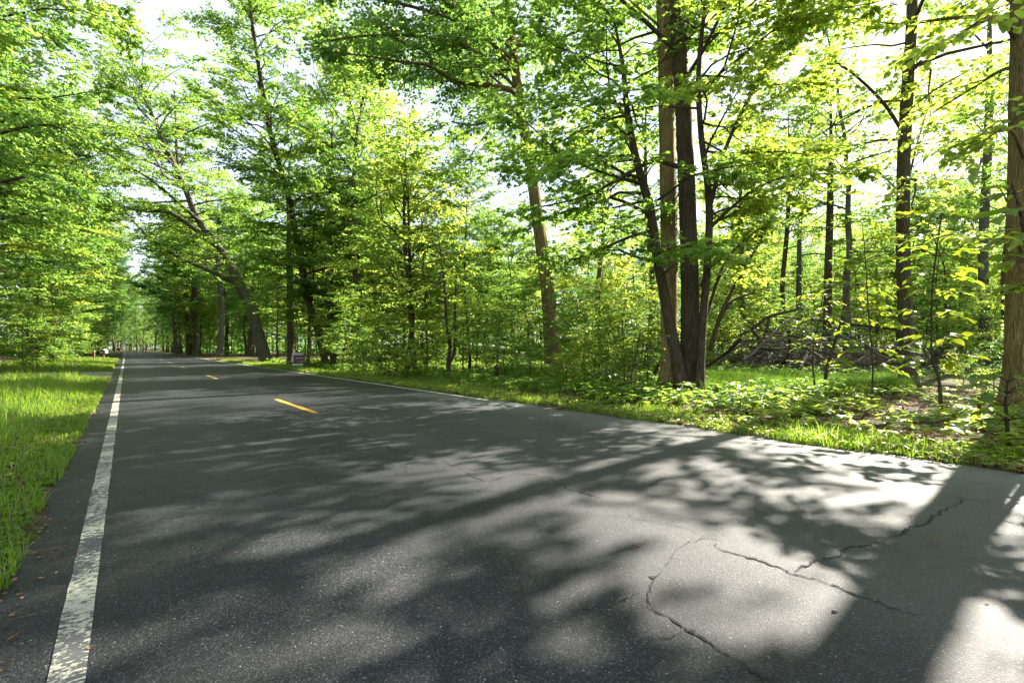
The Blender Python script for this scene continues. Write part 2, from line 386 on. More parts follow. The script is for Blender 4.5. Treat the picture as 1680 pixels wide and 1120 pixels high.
def paint(name,col,wear,base=(.06,.062,.064)):
    m,nt,out=mat(name); L=nt.links.new
    tc=N(nt,'ShaderNodeTexCoord'); O=tc.outputs['Object']
    mp=N(nt,'ShaderNodeMapping'); mp.inputs['Scale'].default_value=(22,40,1); L(O,mp.inputs[0])
    n=N(nt,'ShaderNodeTexNoise',Scale=1.0,Detail=9.0,Roughness=.72); L(mp.outputs[0],n.inputs[0])
    v=N(nt,'ShaderNodeTexVoronoi',Scale=70.0); L(O,v.inputs['Vector'])
    lw=N(nt,'ShaderNodeTexNoise',Scale=2.2,Detail=4.0); L(O,lw.inputs[0])
    f=math_n(nt,'ADD',math_n(nt,'ADD',n.outputs[0],math_n(nt,'MULTIPLY',v.outputs['Distance'],.12)),math_n(nt,'MULTIPLY',math_n(nt,'SUBTRACT',lw.outputs[0],.5),.45))
    r=ramp(nt,[(wear-.02,(0,0,0)),(wear+.03,(1,1,1))]); L(f,r.inputs[0])
    n2=N(nt,'ShaderNodeTexNoise',Scale=30.0,Detail=4.0); L(O,n2.inputs[0])
    rc=ramp(nt,[(.3,[c*.7 for c in col]),(.7,col)]); L(n2.outputs[0],rc.inputs[0])
    mx=N(nt,'ShaderNodeMixRGB'); L(r.outputs[0],mx.inputs[0]); mx.inputs[1].default_value=(*base,1); L(rc.outputs[0],mx.inputs[2])
    p=N(nt,'ShaderNodeBsdfPrincipled',Roughness=.7); L(mx.outputs[0],p.inputs['Base Color'])
    bp=N(nt,'ShaderNodeBump',Strength=.5,Distance=.01); L(f,bp.inputs['Height']); L(bp.outputs[0],p.inputs['Normal'])
    L(p.outputs[0],out.inputs[0]); return m
def soil():
    m,nt,out=mat('forest_floor'); L=nt.links.new
    tc=N(nt,'ShaderNodeTexCoord'); O=tc.outputs['Object']
    n=N(nt,'ShaderNodeTexNoise',Scale=.9,Detail=6.0); L(O,n.inputs[0])
    n2=N(nt,'ShaderNodeTexNoise',Scale=9.0,Detail=8.0,Roughness=.7); L(O,n2.inputs[0])
    v=N(nt,'ShaderNodeTexVoronoi',Scale=14.0); L(O,v.inputs['Vector'])
    r=ramp(nt,[(0,(.035,.022,.014)),(.5,(.085,.052,.032)),(1,(.19,.13,.085))]); L(v.outputs['Color'],r.inputs[0])
    g=ramp(nt,[(.2,(.022,.045,.010)),(.8,(.060,.095,.020))]); L(n2.outputs[0],g.inputs[0])
    k=ramp(nt,[(.42,(0,0,0)),(.60,(.85,.85,.85))]); L(n.outputs[0],k.inputs[0])
    mx=N(nt,'ShaderNodeMixRGB'); L(k.outputs[0],mx.inputs[0]); L(r.outputs[0],mx.inputs[1]); L(g.outputs[0],mx.inputs[2])
    p=N(nt,'ShaderNodeBsdfPrincipled',Roughness=.95); L(mx.outputs[0],p.inputs['Base Color']); p.inputs['Specular IOR Level'].default_value=.1
    bp=N(nt,'ShaderNodeBump',Strength=.8,Distance=.05); L(n2.outputs[0],bp.inputs['Height']); L(bp.outputs[0],p.inputs['Normal'])
    L(p.outputs[0],out.inputs[0]); return m
def gravel(name,c1,c2):
    m,nt,out=mat(name); L=nt.links.new
    tc=N(nt,'ShaderNodeTexCoord'); O=tc.outputs['Object']
    v=N(nt,'ShaderNodeTexVoronoi',Scale=30.0); L(O,v.inputs['Vector'])
    n=N(nt,'ShaderNodeTexNoise',Scale=2.0,Detail=6.0); L(O,n.inputs[0])
    r=ramp(nt,[(0,c1),(1,c2)]); L(v.outputs['Color'],r.inputs[0])
    q=ramp(nt,[(.3,(.7,.65,.6)),(.7,(1.1,1.1,1.1))]); L(n.outputs[0],q.inputs[0])
    mx=N(nt,'ShaderNodeMixRGB',blend_type='MULTIPLY',Fac=.8); L(r.outputs[0],mx.inputs[1]); L(q.outputs[0],mx.inputs[2])
    p=N(nt,'ShaderNodeBsdfPrincipled',Roughness=.9); L(mx.outputs[0],p.inputs['Base Color'])
    bp=N(nt,'ShaderNodeBump',Strength=.7,Distance=.02); L(v.outputs['Distance'],bp.inputs['Height']); L(bp.outputs[0],p.inputs['Normal'])
    L(p.outputs[0],out.inputs[0]); return m
M['asphalt']=asphalt(); M['soil']=soil()
M['white']=paint('road_paint_white',(.44,.43,.33),.56); M['white2']=paint('road_paint_white_thin',(.55,.55,.47),.46); M['yellow_far']=paint('road_paint_yellow_worn',(.42,.25,.03),.54); M['yellow']=paint('road_paint_yellow',(.52,.30,.02),.44)
M['gravel']=gravel('gravel',(.16,.13,.11),(.42,.37,.33)); M['dirt']=gravel('dirt',(.08,.042,.025),(.20,.125,.085))
M['crack']=flat_mat('crack_dark',(.008,.008,.008),1.0)

ROT=PSI    # local x -> R2, local y -> U2
def grid(name,svals,tvals,zf,m,jit=None):
    S,T=np.meshgrid(svals,tvals,indexing='ij'); acc=Acc()
    X=S.copy(); 
    if jit is not None: X=jit(S,T)
    wx=R2[0]*X+U2[0]*T; wy=R2[1]*X+U2[1]*T
    Z=zf(wx,wy) if callable(zf) else np.full_like(X,zf)
    v=np.stack([X,T,Z],-1).reshape(-1,3); ns,ntt=S.shape
    i=np.arange(ns-1)[:,None]*ntt; j=np.arange(ntt-1)[None]
    q=np.stack([i+j,i+ntt+j,i+ntt+j+1,i+j+1],-1).reshape(-1,4)
    acc.add(v,q,np.full(len(q),4))
    o=obj(name,acc.mesh(name,m,smooth=True)); o.rotation_euler=(0,0,ROT); return o
def spread(a,b,n,pw=2.2):
    x=np.linspace(0,1,n)**pw; return a+(b-a)*x
sv=np.concatenate([-spread(.3,900,46,3.2)[::-1], np.linspace(0,6.3,6), spread(6.5,900,50,3.2)])
tv=np.concatenate([-spread(1,700,22,3)[::-1], spread(0,1000,90,2.6)])
ground=tag(grid('ground',sv,tv,gz,M['soil']),'leafy soil of the verges and forest floor','ground',kind='structure')
rg=np.random.default_rng(5)
def road_edge(S,T):
    w=.05*np.sin(T*1.7)+.03*np.sin(T*4.3+1)+.02*np.sin(T*9.1)+.012*np.sin(T*21.3)+.010*np.sin(T*37.7+1)
    return S+np.where(S<-.3,w,0)+np.where(S>6.5,w*1.3,0)
road=tag(grid('road',np.array([-.5,-.3,1.5,S_MID,4.5,6.3,6.62]),np.concatenate([np.arange(-14,30,.08),np.arange(30,70,1.0),np.arange(70,236,4.0)]),0.0,M['asphalt'],road_edge),'dark two lane asphalt road running into the woods','road',kind='structure')
def strip(name,s0,s1,t0,t1,z,m,step=.5,wob=0.0):
    n=max(2,int((t1-t0)/step)+1); t=np.linspace(t0,t1,n); a=Acc(); r=np.random.default_rng(int(abs(t0*7+s0*31))+1)
    w=r.normal(size=(n,2))*wob
    v=np.stack([np.stack([s0+w[:,0],t,np.full(n,z)],1),np.stack([s1+w[:,1],t,np.full(n,z)],1)],1).reshape(-1,3)
    i=np.arange(n-1)*2; q=np.stack([i,i+1,i+3,i+2],1); a.add(v,q,np.full(n-1,4))
    return obj(name,a.mesh(name,m),road)
strip('edge_line',S_LEFT-.055,S_LEFT+.055,-6,230,.004,M['white'],.12,.0015)
strip('edge_line',S_RIGHT-.05,S_RIGHT+.05,9,230,.004,M['white2'],.25,.006)
ty=[ST(*gnd(450,655)[:2])[1],ST(*gnd(535,680)[:2])[1]]
for k in range(10):
    t1=ty[0]+12.2*k; strip('centre_dash',S_MID-.055,S_MID+.055,t1-3.05,t1,.004,M['yellow'] if k==0 else M['yellow_far'],.25,.004)
def crack(pix,w,seed):
    r=np.random.default_rng(seed); g=np.array([ST(*gnd(x,y)[:2]) for x,y in pix])
    L=np.r_[0,np.cumsum(np.linalg.norm(np.diff(g,axis=0),axis=1))]; n=int(L[-1]/.018)+2; u=np.linspace(0,L[-1],n)
    c=np.stack([np.interp(u,L,g[:,0]),np.interp(u,L,g[:,1])],1)
    walk=np.cumsum(r.normal(size=(n,2))*.009,axis=0); walk-=np.linspace(0,1,n)[:,None]*walk[-1]; c=c+walk
    d=np.gradient(c,axis=0); d/=np.linalg.norm(d,axis=1)[:,None]; nn=np.stack([-d[:,1],d[:,0]],1)
    f=np.minimum(1,np.minimum(u,L[-1]-u)/.12); lo=.25+.75*np.clip(.5+.8*np.sin(u*3.1+seed)*np.sin(u*7.7+seed*2),0,1); wa=w*f*lo*(.15+r.gamma(1.3,.55,n)); wb=w*f*lo*(.15+r.gamma(1.3,.55,n))
    v=np.stack([np.c_[c+nn*wa[:,None],np.full(n,.004)],np.c_[c-nn*wb[:,None],np.full(n,.004)]],1).reshape(-1,3)
    i=np.arange(n-1)*2; a=Acc(); a.add(v,np.stack([i,i+1,i+3,i+2],1),np.full(n-1,4))
    obj('crack',a.mesh('crack',M['crack']),road)
for k,(pix,w) in enumerate([
 ([(1086,935),(1075,960),(1066,985),(1078,1005),(1120,1030),(1160,1050),(1200,1080),(1262,1117),(1330,1150)],.0075),
 ([(900,1005),(960,995),(1020,980),(1066,970)],.004),([(1086,935),(1110,905),(1165,882),(1205,888)],.0022),
 ([(1165,882),(1200,903),(1250,917),(1300,938),(1385,958),(1450,985),(1530,1010)],.0055),
 ([(1300,938),(1340,912),(1375,888),(1430,868),(1470,855),(1515,842),(1580,815)],.0065),
 ([(600,715),(648,730),(680,743),(715,752),(742,765),(800,790)],.008),([(800,790),(850,775),(880,778),(905,785),(921,797),(990,820)],.007),
 ([(990,820),(1060,845),(1110,862),(1165,882)],.003),([(1160,1050),(1150,1080),(1165,1118)],.003),([(1430,868),(1445,890),(1470,905)],.003),
 ([(680,743),(665,760),(672,785)],.004),([(1120,1030),(1100,1050),(1060,1062)],.003),
 ([(430,655),(520,690),(600,715)],.006)]): crack(pix,w*1.35,k+1)
dl=grid('driveway',np.concatenate([np.linspace(-30,-2,20),np.linspace(-1.6,-.47,6)]),np.linspace(25,31,9),lambda x,y:gz(x,y)+.015,M['gravel'])
tag(dl,'pale gravel driveway joining the road from the left','driveway',kind='structure')
dr=grid('driveway',np.concatenate([np.linspace(6.6,8.5,6),np.linspace(9,11,4)]),np.linspace(59,66,7),lambda x,y:gz(x,y)+.015,M['dirt'])
tag(dr,'brown dirt driveway leaving the road on the far right side','driveway',kind='structure')

# ------------------------------------------------------------------ tree builder for traced trees
def traced_tree(name,label,cat,d,trunk,bark,leafm,rng,top=None,limbs=(),auto=None,fol=None,sides=18,group=None,flare=.75,ridge=.045,extra_autos=()):
    """trunk: (x px, y px, width px[, depth offset]) from the base up, at distance d"""
    tr=[]
    for p in trunk:
        dd=d+(p[3] if len(p)>3 else 0); q=at(p[0],p[1],dd); tr.append([*q,p[2]*.5*dd/F])
    base=tr[0]; g=float(gz(base[0],base[1])); 
    tr[0][2]=g-.12
    if top: tr.append([tr[-1][0]+top[0],tr[-1][1]+top[1],top[2],top[3]])
    S=smooth(tr,8)
    org=np.array([base[0],base[1],g])
    L=np.r_[0,np.cumsum(np.linalg.norm(np.diff(S[:,:3],axis=0),axis=1))]
    n=int(max(20,min(90,L[-1]/.22))); u=np.linspace(0,1,n)**1.25*L[-1]
    S=np.stack([np.interp(u,L,S[:,k]) for k in range(4)],1)
    pts=S[:,:3]-org; rad=np.maximum(S[:,3],.008)
    root=tag(empty(name,org),label,cat,group)
    ta=Acc(); tube(ta,pts,rad,sides,ridge,rng,flare); obj('trunk',ta.mesh('trunk',bark,True),root)
    wa=Acc(); lv=Acc(); brs=[]
    for lb in limbs:
        q=np.array([[*(at(p[0],p[1],d+(p[3] if len(p)>3 else 0))-org),p[2]*.5*(d+(p[3] if len(p)>3 else 0))/F] for p in lb])
        q=smooth(q,6); tube(wa,q[:,:3],np.maximum(q[:,3],.006),7,0.02,rng); brs.append((q[:,:3],q[:,3]))
    for au in ([auto] if auto else [])+list(extra_autos):
        au=dict(au); bl=limbs_on(rng,pts,rad,au.pop('z0'),au.pop('z1'),au.pop('n'),au.pop('length'),au.pop('rise'),**au)
        for q,r in bl: tube(wa,q,r,5)
        brs+=bl
    if brs and fol: foliage(rng,wa,lv,brs,**fol)
    if wa.n: obj('branches',wa.mesh('branches',bark if bark else M['twig']),root)
    if lv.n: obj('crown',lv.mesh('crown',leafm),root)
    return root

def fol(tw=1.3,step=.28,tl=.5,ntl=6,nl=7,size=.13,t=LEAF_SMALL,**k):
    return dict(tw_len=tw,tw_step=step,tl_len=tl,n_tl=ntl,n_leaf=nl,lsize=size,tmpl=t,**k)
R=lambda s:np.random.default_rng(s)
PI=math.pi
T=[]
# the clump of big trunks right of centre
traced_tree('tall_tree','thick golden brown mossy trunk behind the dark one in the central clump','tree',12.9,
 [(1100,643,32),(1098,560,27),(1098,400,26),(1094,200,25),(1088,0,23)],M['bark_t'],M['leaf'],R(1),top=(-.3,.6,21,.10),
 auto=dict(z0=8.5,z1=20,n=26,length=4.6,rise=.4),fol=fol(1.5,.32,.52,7,7,.14))
traced_tree('tall_tree','tall dark brown trunk at the front of the central clump','tree',12.3,
 [(1134,648,38),(1133,560,31),(1130,400,27),(1122,200,25),(1110,0,23)],M['bark_k'],M['leaf'],R(2),top=(-.6,.2,22,.10),
 limbs=[[(1118,275,8),(1095,268,8,-.3),(1075,262,8,-.6),(1030,285,6,-.9),(960,322,4,-1.2),(860,345,2,-1.4)],
        [(1126,285,3),(1105,330,2.5,-.3),(1050,352,2,-.5),(1000,360,1.5,-.6)]],
 auto=dict(z0=7.5,z1=21,n=30,length=4.8,rise=.35),fol=fol(1.4,.28,.5,7,7,.135))
traced_tree('understory_tree','slim dark stem curving left out of the central clump','tree',12.0,
 [(1122,640,20),(1110,590,19),(1094,510,17),(1078,420,16),(1066,340,14),(1046,270,12),(1030,190,10),(1022,110,7)],M['bark_k'],M['leaf'],R(3),top=(-.3,-.1,9.6,.02),
 auto=dict(z0=2.8,z1=9.3,n=34,length=3.3,rise=.22,bias=(PI,.5)),fol=fol(1.1,.19,.42,7,7,.112,LEAF_MAPLE))
traced_tree('understory_tree','slim dark stem with forked top right of the central clump','tree',11.9,
 [(1146,646,15),(1152,540,13),(1160,440,12),(1163,330,11),(1150,220,9),(1146,120,8),(1158,0,6)],M['bark_k'],M['leaf_y'],R(4),top=(.3,0,12,.02),
 limbs=[[(1163,345,8),(1180,280,7),(1200,220,6,.3),(1250,120,5,.5),(1290,40,4,.7),(1330,-40,3,.9)],
        [(1164,375,6),(1195,345,5,-.3),(1240,310,4,-.6),(1300,288,3,-.8),(1400,285,2,-1.0)],
        [(1150,470,6),(1165,440,5,-.2),(1190,425,4,-.3),(1230,440,2,-.3)],
        [(1157,525,6,.4),(1185,440,5,.6),(1215,400,4,.8),(1260,365,3,1.0)]],
 auto=dict(z0=4.0,z1=11.5,n=32,length=3.7,rise=.25,bias=(.2,.55)),fol=fol(1.1,.19,.42,7,7,.112,LEAF_MAPLE))
traced_tree('tall_tree','straight dark trunk standing alone right of the grassy clearing','tree',13.6,
 [(1491,642,23),(1487,560,20),(1482,400,19),(1483,250,18),(1490,110,16),(1496,0,15)],M['bark'],M['leaf_y'],R(5),top=(.2,.1,19,.08),
 limbs=[[(1480,215,6),(1450,170,5,-.3),(1410,130,4,-.5),(1370,100,3,-.8)],[(1484,190,4),(1530,150,3,.3),(1600,110,2,.6)]],
 auto=dict(z0=5.0,z1=18,n=24,length=3.8,rise=.3),fol=fol(1.1,.30,.45,6,6,.12,LEAF_MAPLE))
traced_tree('tall_tree','broad mossy trunk cut by the right edge of the frame','tree',8.7,
 [(1680,690,52),(1678,600,46),(1680,450,43),(1682,300,41),(1684,100,39),(1686,-100,37)],M['bark_m'],M['leaf_y'],R(6),top=(.2,.2,19,.10),sides=22,
 limbs=[[(1665,60,9),(1640,30,7,-.6),(1600,40,5,-1.0),(1560,70,3,-1.3)],[(1681,262,6),(1660,215,5,-1.2),(1630,220,3,-1.7),(1600,250,2,-1.9)],
        [(1678,422,5),(1665,380,4,-1.0),(1640,380,3,-1.4)],
        [(1684,40,8),(1662,5,7,1.2),(1628,-10,5,2.2),(1588,8,3,3.2),(1545,40,2,4)],[(1684,-40,8),(1655,-60,6,1.6),(1610,-70,4,2.8),(1560,-60,3,4)],  # boughs from this row on added to dapple the road with leaf shade
        [(1683,60,9),(1630,30,7,.8),(1560,30,5,1.6),(1480,40,3,2.4),(1400,30,2,3)],[(1683,110,7),(1645,115,6,.9),(1595,145,4,1.6),(1530,185,3,2.2)],[(1684,-30,9),(1620,-70,7,1.0),(1530,-85,5,2.2),(1430,-90,3,3.2)],
        [(1684,0,8),(1640,-60,6,1),(1560,-85,4,2.2),(1470,-105,3,3.2)],[(1684,-140,8),(1640,-210,6,-.4),(1560,-260,4,-.6),(1440,-300,3,-.8)],
        [(1684,-200,8),(1620,-290,6,1.2),(1520,-350,4,2.2),(1430,-380,3,3.0)]],
 auto=dict(z0=11,z1=18,n=6,length=3.6,rise=.4),fol=fol(1.0,.30,.42,5,5,.155,LEAF_OVAL))
# the tree with the long overhanging limb, middle
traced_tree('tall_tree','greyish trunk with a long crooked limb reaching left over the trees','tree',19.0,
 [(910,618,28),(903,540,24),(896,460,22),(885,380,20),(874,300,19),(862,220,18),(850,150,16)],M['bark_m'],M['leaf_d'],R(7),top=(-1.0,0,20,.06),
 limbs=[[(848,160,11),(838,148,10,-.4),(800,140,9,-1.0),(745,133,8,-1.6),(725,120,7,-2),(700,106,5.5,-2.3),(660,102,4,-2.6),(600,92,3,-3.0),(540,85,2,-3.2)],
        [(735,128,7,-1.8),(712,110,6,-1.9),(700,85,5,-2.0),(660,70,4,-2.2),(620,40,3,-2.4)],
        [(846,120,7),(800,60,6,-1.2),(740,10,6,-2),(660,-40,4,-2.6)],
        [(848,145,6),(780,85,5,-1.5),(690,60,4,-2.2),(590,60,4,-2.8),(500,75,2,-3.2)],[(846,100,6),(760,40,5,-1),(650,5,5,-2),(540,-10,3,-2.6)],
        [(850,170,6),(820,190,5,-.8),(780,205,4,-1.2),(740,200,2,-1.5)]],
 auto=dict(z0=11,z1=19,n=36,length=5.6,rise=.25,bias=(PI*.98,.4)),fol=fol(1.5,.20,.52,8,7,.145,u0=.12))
# the leaning tree over the road
traced_tree('leaning_tree','grey forked tree leaning left from the grass out over the road','tree',40.0,
 [(438,596,19),(425,550,17),(413,510,16),(390,462,15),(372,425,12),(352,396,11),(325,360,10),(300,300,8),(272,240,7),(250,190,5)],M['bark_g'],M['leaf'],R(8),top=(-1.5,0,24.5,.04),flare=.25,
 limbs=[[(390,465,9),(370,456,8,-1),(340,442,7,-2),(290,420,5,-3),(240,385,4,-4),(190,330,2,-5)],
        [(352,398,9),(320,376,8,-1),(280,350,7,-2),(230,345,5,-3),(180,338,3,-4)],
        [(330,365,6),(290,330,5,-2),(240,290,4,-4),(170,250,2,-5)],
        [(300,300,5),(290,250,4,1),(288,190,3,2),(286,150,2,2)]],
 auto=dict(z0=8,z1=23.5,n=58,length=6.5,rise=.3,bias=(PI,.4)),fol=fol(2.0,.28,.65,8,9,.19))
traced_tree('tall_tree','dark slender tree leaning left just beyond the roadside sign','tree',30.0,
 [(536,604,11),(520,540,10.5),(503,480,11),(487,390,10),(470,310,9),(448,235,8),(432,160,7)],M['bark_k'],M['leaf'],R(9),top=(-1.2,0,25,.04),flare=.2,
 auto=dict(z0=4.5,z1=24,n=74,length=4.5,rise=.25),fol=fol(1.6,.27,.55,8,8,.165))
traced_tree('tall_tree','dark upright trunk right beside the sign, draped in leaves','tree',29.3,
 [(547,606,9),(543,540,9),(541,480,10),(540,400,9)],M['bark_k'],M['leaf_d'],R(10),top=(.2,0,15,.03),flare=.2,
 auto=dict(z0=2.8,z1=14.5,n=40,length=3.4,rise=.2),fol=fol(1.3,.28,.5,7,7,.18))
traced_tree('tall_tree','thick dark trunk just behind the left side of the sign','tree',33.0,
 [(478,600,12),(477,540,11),(476,470,10),(474,400,8)],M['bark'],M['leaf'],R(11),top=(0,0,14,.03),flare=.2,
 auto=dict(z0=3.2,z1=13.5,n=32,length=3.2,rise=.22),fol=fol(1.3,.3,.5,7,7,.18))
# ------------------------------------------------------------------ repeatable trees
def straight(rng,h,r0,lean=.04,crook=.05,n=14):
    z=np.linspace(-.12,h,n); p=np.zeros((n,3)); p[:,2]=z
    w=np.cumsum(rng.normal(size=(n,2))*crook*h/n,axis=0); p[:,:2]=w-w[0]; k_=np.clip((z/h-.45)/.55,0,1)**2; a_=rng.uniform(0,6.28); p[:,0]+=math.cos(a_)*k_*h*.09; p[:,1]+=math.sin(a_)*k_*h*.09
    p[:,:2]+=rng.normal(size=2)*lean*z[:,None]
    r=r0*(1-.9*np.clip(z/h,0,1)**.9)+.006
    return p,r
def proto_tree(name,cat,seed,h,r0,bark,leafm,auto,fo,sides=9,autos=(),ridge=.03,flare=.35,lean=.03,crook=.06):
    rng=R(seed); pts,rad=straight(rng,h,r0,lean,crook)
    root=tag(empty(name,(0,0,0)),None,cat)
    ta=Acc(); tube(ta,pts,rad,sides,ridge,rng,flare); obj('trunk',ta.mesh('trunk',bark,True),root)
    wa=Acc(); lv=Acc(); brs=[]
    for au in [auto]+list(autos):
        au=dict(au); bl=limbs_on(rng,pts,rad,au.pop('z0'),au.pop('z1'),au.pop('n'),au.pop('length'),au.pop('rise'),**au)
        for q,r in bl: tube(wa,q,r,4)
        brs+=bl
    brs.append((pts[-5:],rad[-5:]))
    foliage(rng,wa,lv,brs,**fo)
    obj('branches',wa.mesh('branches',bark),root); obj('crown',lv.mesh('crown',leafm),root)
    return root
class Kind:
    def __init__(s,protos): s.p=protos; s.used=[False]*len(protos); s.n=0
    def put(s,x,y,label,group=None,sc=1.0,rz=None,i=None,rng=random):
        k=s.n%len(s.p) if i is None else i%len(s.p); s.n+=1
        rz=rng.uniform(0,6.28) if rz is None else rz
        loc=(x,y,float(gz(x,y)))
        if not s.used[k]:
            s.used[k]=True; o=s.p[k]; o.location=loc; o.rotation_euler=(0,0,rz); o.scale=(sc,)*3
            o['label']=label
            if group: o['group']=group
        else: o=copy_tree(s.p[k],loc,rz,sc,label,group)
        if group is None and 'group' in o: del o['group']
        return o
random.seed(11)
bk=[M['bark'],M['bark_g'],M['bark_k'],M['bark']]
lf=[M['leaf'],M['leaf_y'],M['leaf'],M['leaf_d']]
CAN=Kind([proto_tree('canopy_tree','tree',100+i,[24,22,26,23][i],[.27,.22,.30,.24][i],bk[i],lf[i],
   dict(z0=7,z1=[23,21,25,22][i],n=38,length=5.6,rise=.35),fol(1.8,.30,.62,8,8,.19,vert=.7,flat=.55),autos=[dict(z0=3,z1=8,n=9,length=2.4,rise=.15)]) for i in range(4)])
THIN=Kind([proto_tree('canopy_tree','tree',150+i,[22,25,20][i],[.21,.25,.19][i],[M['bark'],M['bark_g'],M['bark_g']][i],[M['leaf_y'],M['leaf'],M['leaf_y']][i],
   dict(z0=7,z1=[21,24,19][i],n=24,length=5.0,rise=.35),fol(1.7,.42,.60,7,7,.175,vert=.7,flat=.55),autos=[dict(z0=3,z1=7,n=5,length=2.2,rise=.15)]) for i in range(3)])
MID=Kind([proto_tree('slender_tree','tree',200+i,[11,13,10,12][i],[.085,.10,.075,.09][i],[M['bark_k'],M['bark'],M['bark_g'],M['bark_k']][i],[M['leaf_y'],M['leaf'],M['leaf'],M['leaf_d']][i],
   dict(z0=2.2,z1=[10.6,12.6,9.6,11.6][i],n=34,length=2.7,rise=.35,up_=1.4),fol(1.15,.20,.46,7,7,.145)) for i in range(4)])
SAP=Kind([proto_tree('maple_sapling','sapling',300+i,[4.2,5.4,3.6,4.8,6.0][i],[.028,.036,.024,.03,.042][i],M['bark_k'],[M['leaf_y'],M['leaf'],M['leaf'],M['leaf_y'],M['leaf']][i],
   dict(z0=1.0,z1=[4.0,5.2,3.4,4.6,5.8][i],n=22,length=1.6,rise=.12,shape='dome'),fol(.75,.18,.36,5,6,.13,LEAF_MID),sides=6,flare=.1,crook=.10,lean=.06) for i in range(5)])
SHR=Kind([proto_tree('leafy_shrub','shrub',400+i,[1.5,1.1,1.9][i],.014,M['bark_k'],[M['leaf'],M['leaf_y'],M['leaf_d']][i],
   dict(z0=.1,z1=[1.4,1.0,1.8][i],n=14,length=.8,rise=.6),fol(.45,.14,.26,5,5,.10,LEAF_MID),sides=5,flare=0,crook=.15) for i in range(3)])

def pos(x,y,d=None):
    p=gnd(x,y) if d is None else at(x,y,d); return p[0],p[1]
def px(x,d): return (x-840)/F*d, d

# traced trunks further back
def simple(label,d,x0,x1,wpx,h,bark,leafm,seed,z0,length,n,name='slender_tree',size=.15,bend=0):
    g=F*CAMH/d+HOR
    return traced_tree(name,label,'tree',d,[(x0,g,wpx),(x0*.6+x1*.4+bend+R(seed).uniform(-.5,.5)*F/d,g-.28*h*F/d,wpx*.85),(x1,g-.6*h*F/d,wpx*.7)],bark,leafm,R(seed),top=((x1-x0)/F*d*.3,0,h,.02),
      auto=dict(z0=z0,z1=h-.4,n=int(n*1.8),length=length*1.1,rise=.5),fol=fol(1.4,.32,.55,6,7,size*1.15),sides=10,flare=.3)
simple('left of two close dark trunks half way along the right verge',21,667,664,9,9.2,M['bark_k'],M['leaf'],21,2.8,2.6,17)
simple('right of two close dark trunks half way along the right verge',21.5,683,672,8,8.6,M['bark_k'],M['leaf_y'],22,2.8,2.4,16)
traced_tree('forked_sapling','low forked crooked sapling growing from the verge left of the dark stump','sapling',18.5,
  [(742,622,9),(735,600,7),(738,570,6),(732,530,5),(730,480,4)],M['bark_k'],M['leaf_y'],R(23),top=(-.3,0,6.0,.01),
  limbs=[[(736,600,5),(746,570,5),(746,500,4),(750,440,2)]],auto=dict(z0=1.6,z1=5.6,n=14,length=1.7,rise=.15),fol=fol(.8,.24,.38,5,6,.12,LEAF_MID),sides=8,flare=.2)
simple('grey upright trunk far back between the right edge tree and the lone trunk',28,1616,1622,15,24,M['bark_g'],M['leaf'],24,13,4.5,4,'tall_tree',.18)
simple('thin black trunk far back rising behind the brush pile',33,1290,1293,9,17,M['bark_k'],M['leaf_y'],25,8,3,12,'tall_tree',.18)
simple('stout dark trunk far back to the right of the brush pile',31,1356,1362,14,18,M['bark_k'],M['leaf'],26,9,3.4,12,'tall_tree',.18)
simple('pale grey trunk far back just right of the central clump',34,1213,1215,10,17,M['bark_g'],M['leaf_y'],27,8,3,12,'tall_tree',.18)
simple('dark straight trunk far back left of the central clump',30,1062,1060,10,17,M['bark_k'],M['leaf'],28,7,3,13,'tall_tree',.18)
simple('pale short visible trunk far back midway to the grey limb tree',32,992,990,9,15,M['bark_g'],M['leaf_y'],29,6,3,13,'tall_tree',.18)
simple('thin dark trunk close beside the right edge tree, far back',24,1653,1655,7,14,M['bark_k'],M['leaf'],30,7,2.6,10,'tall_tree',.16)
# far row right of the road bend
simple('thick grey trunk beside the brown driveway entrance',62,360,358,10,20,M['bark_g'],M['leaf'],31,7,5,18,'tall_tree',.24)
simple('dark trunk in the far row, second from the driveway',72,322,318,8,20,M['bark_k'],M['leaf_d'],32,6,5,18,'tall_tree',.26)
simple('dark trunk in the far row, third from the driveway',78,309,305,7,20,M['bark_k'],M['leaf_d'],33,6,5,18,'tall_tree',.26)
simple('sunlit trunk in the far row nearest the road',88,291,290,7,21,M['bark_g'],M['leaf_d'],34,6,5.5,18,'tall_tree',.28)

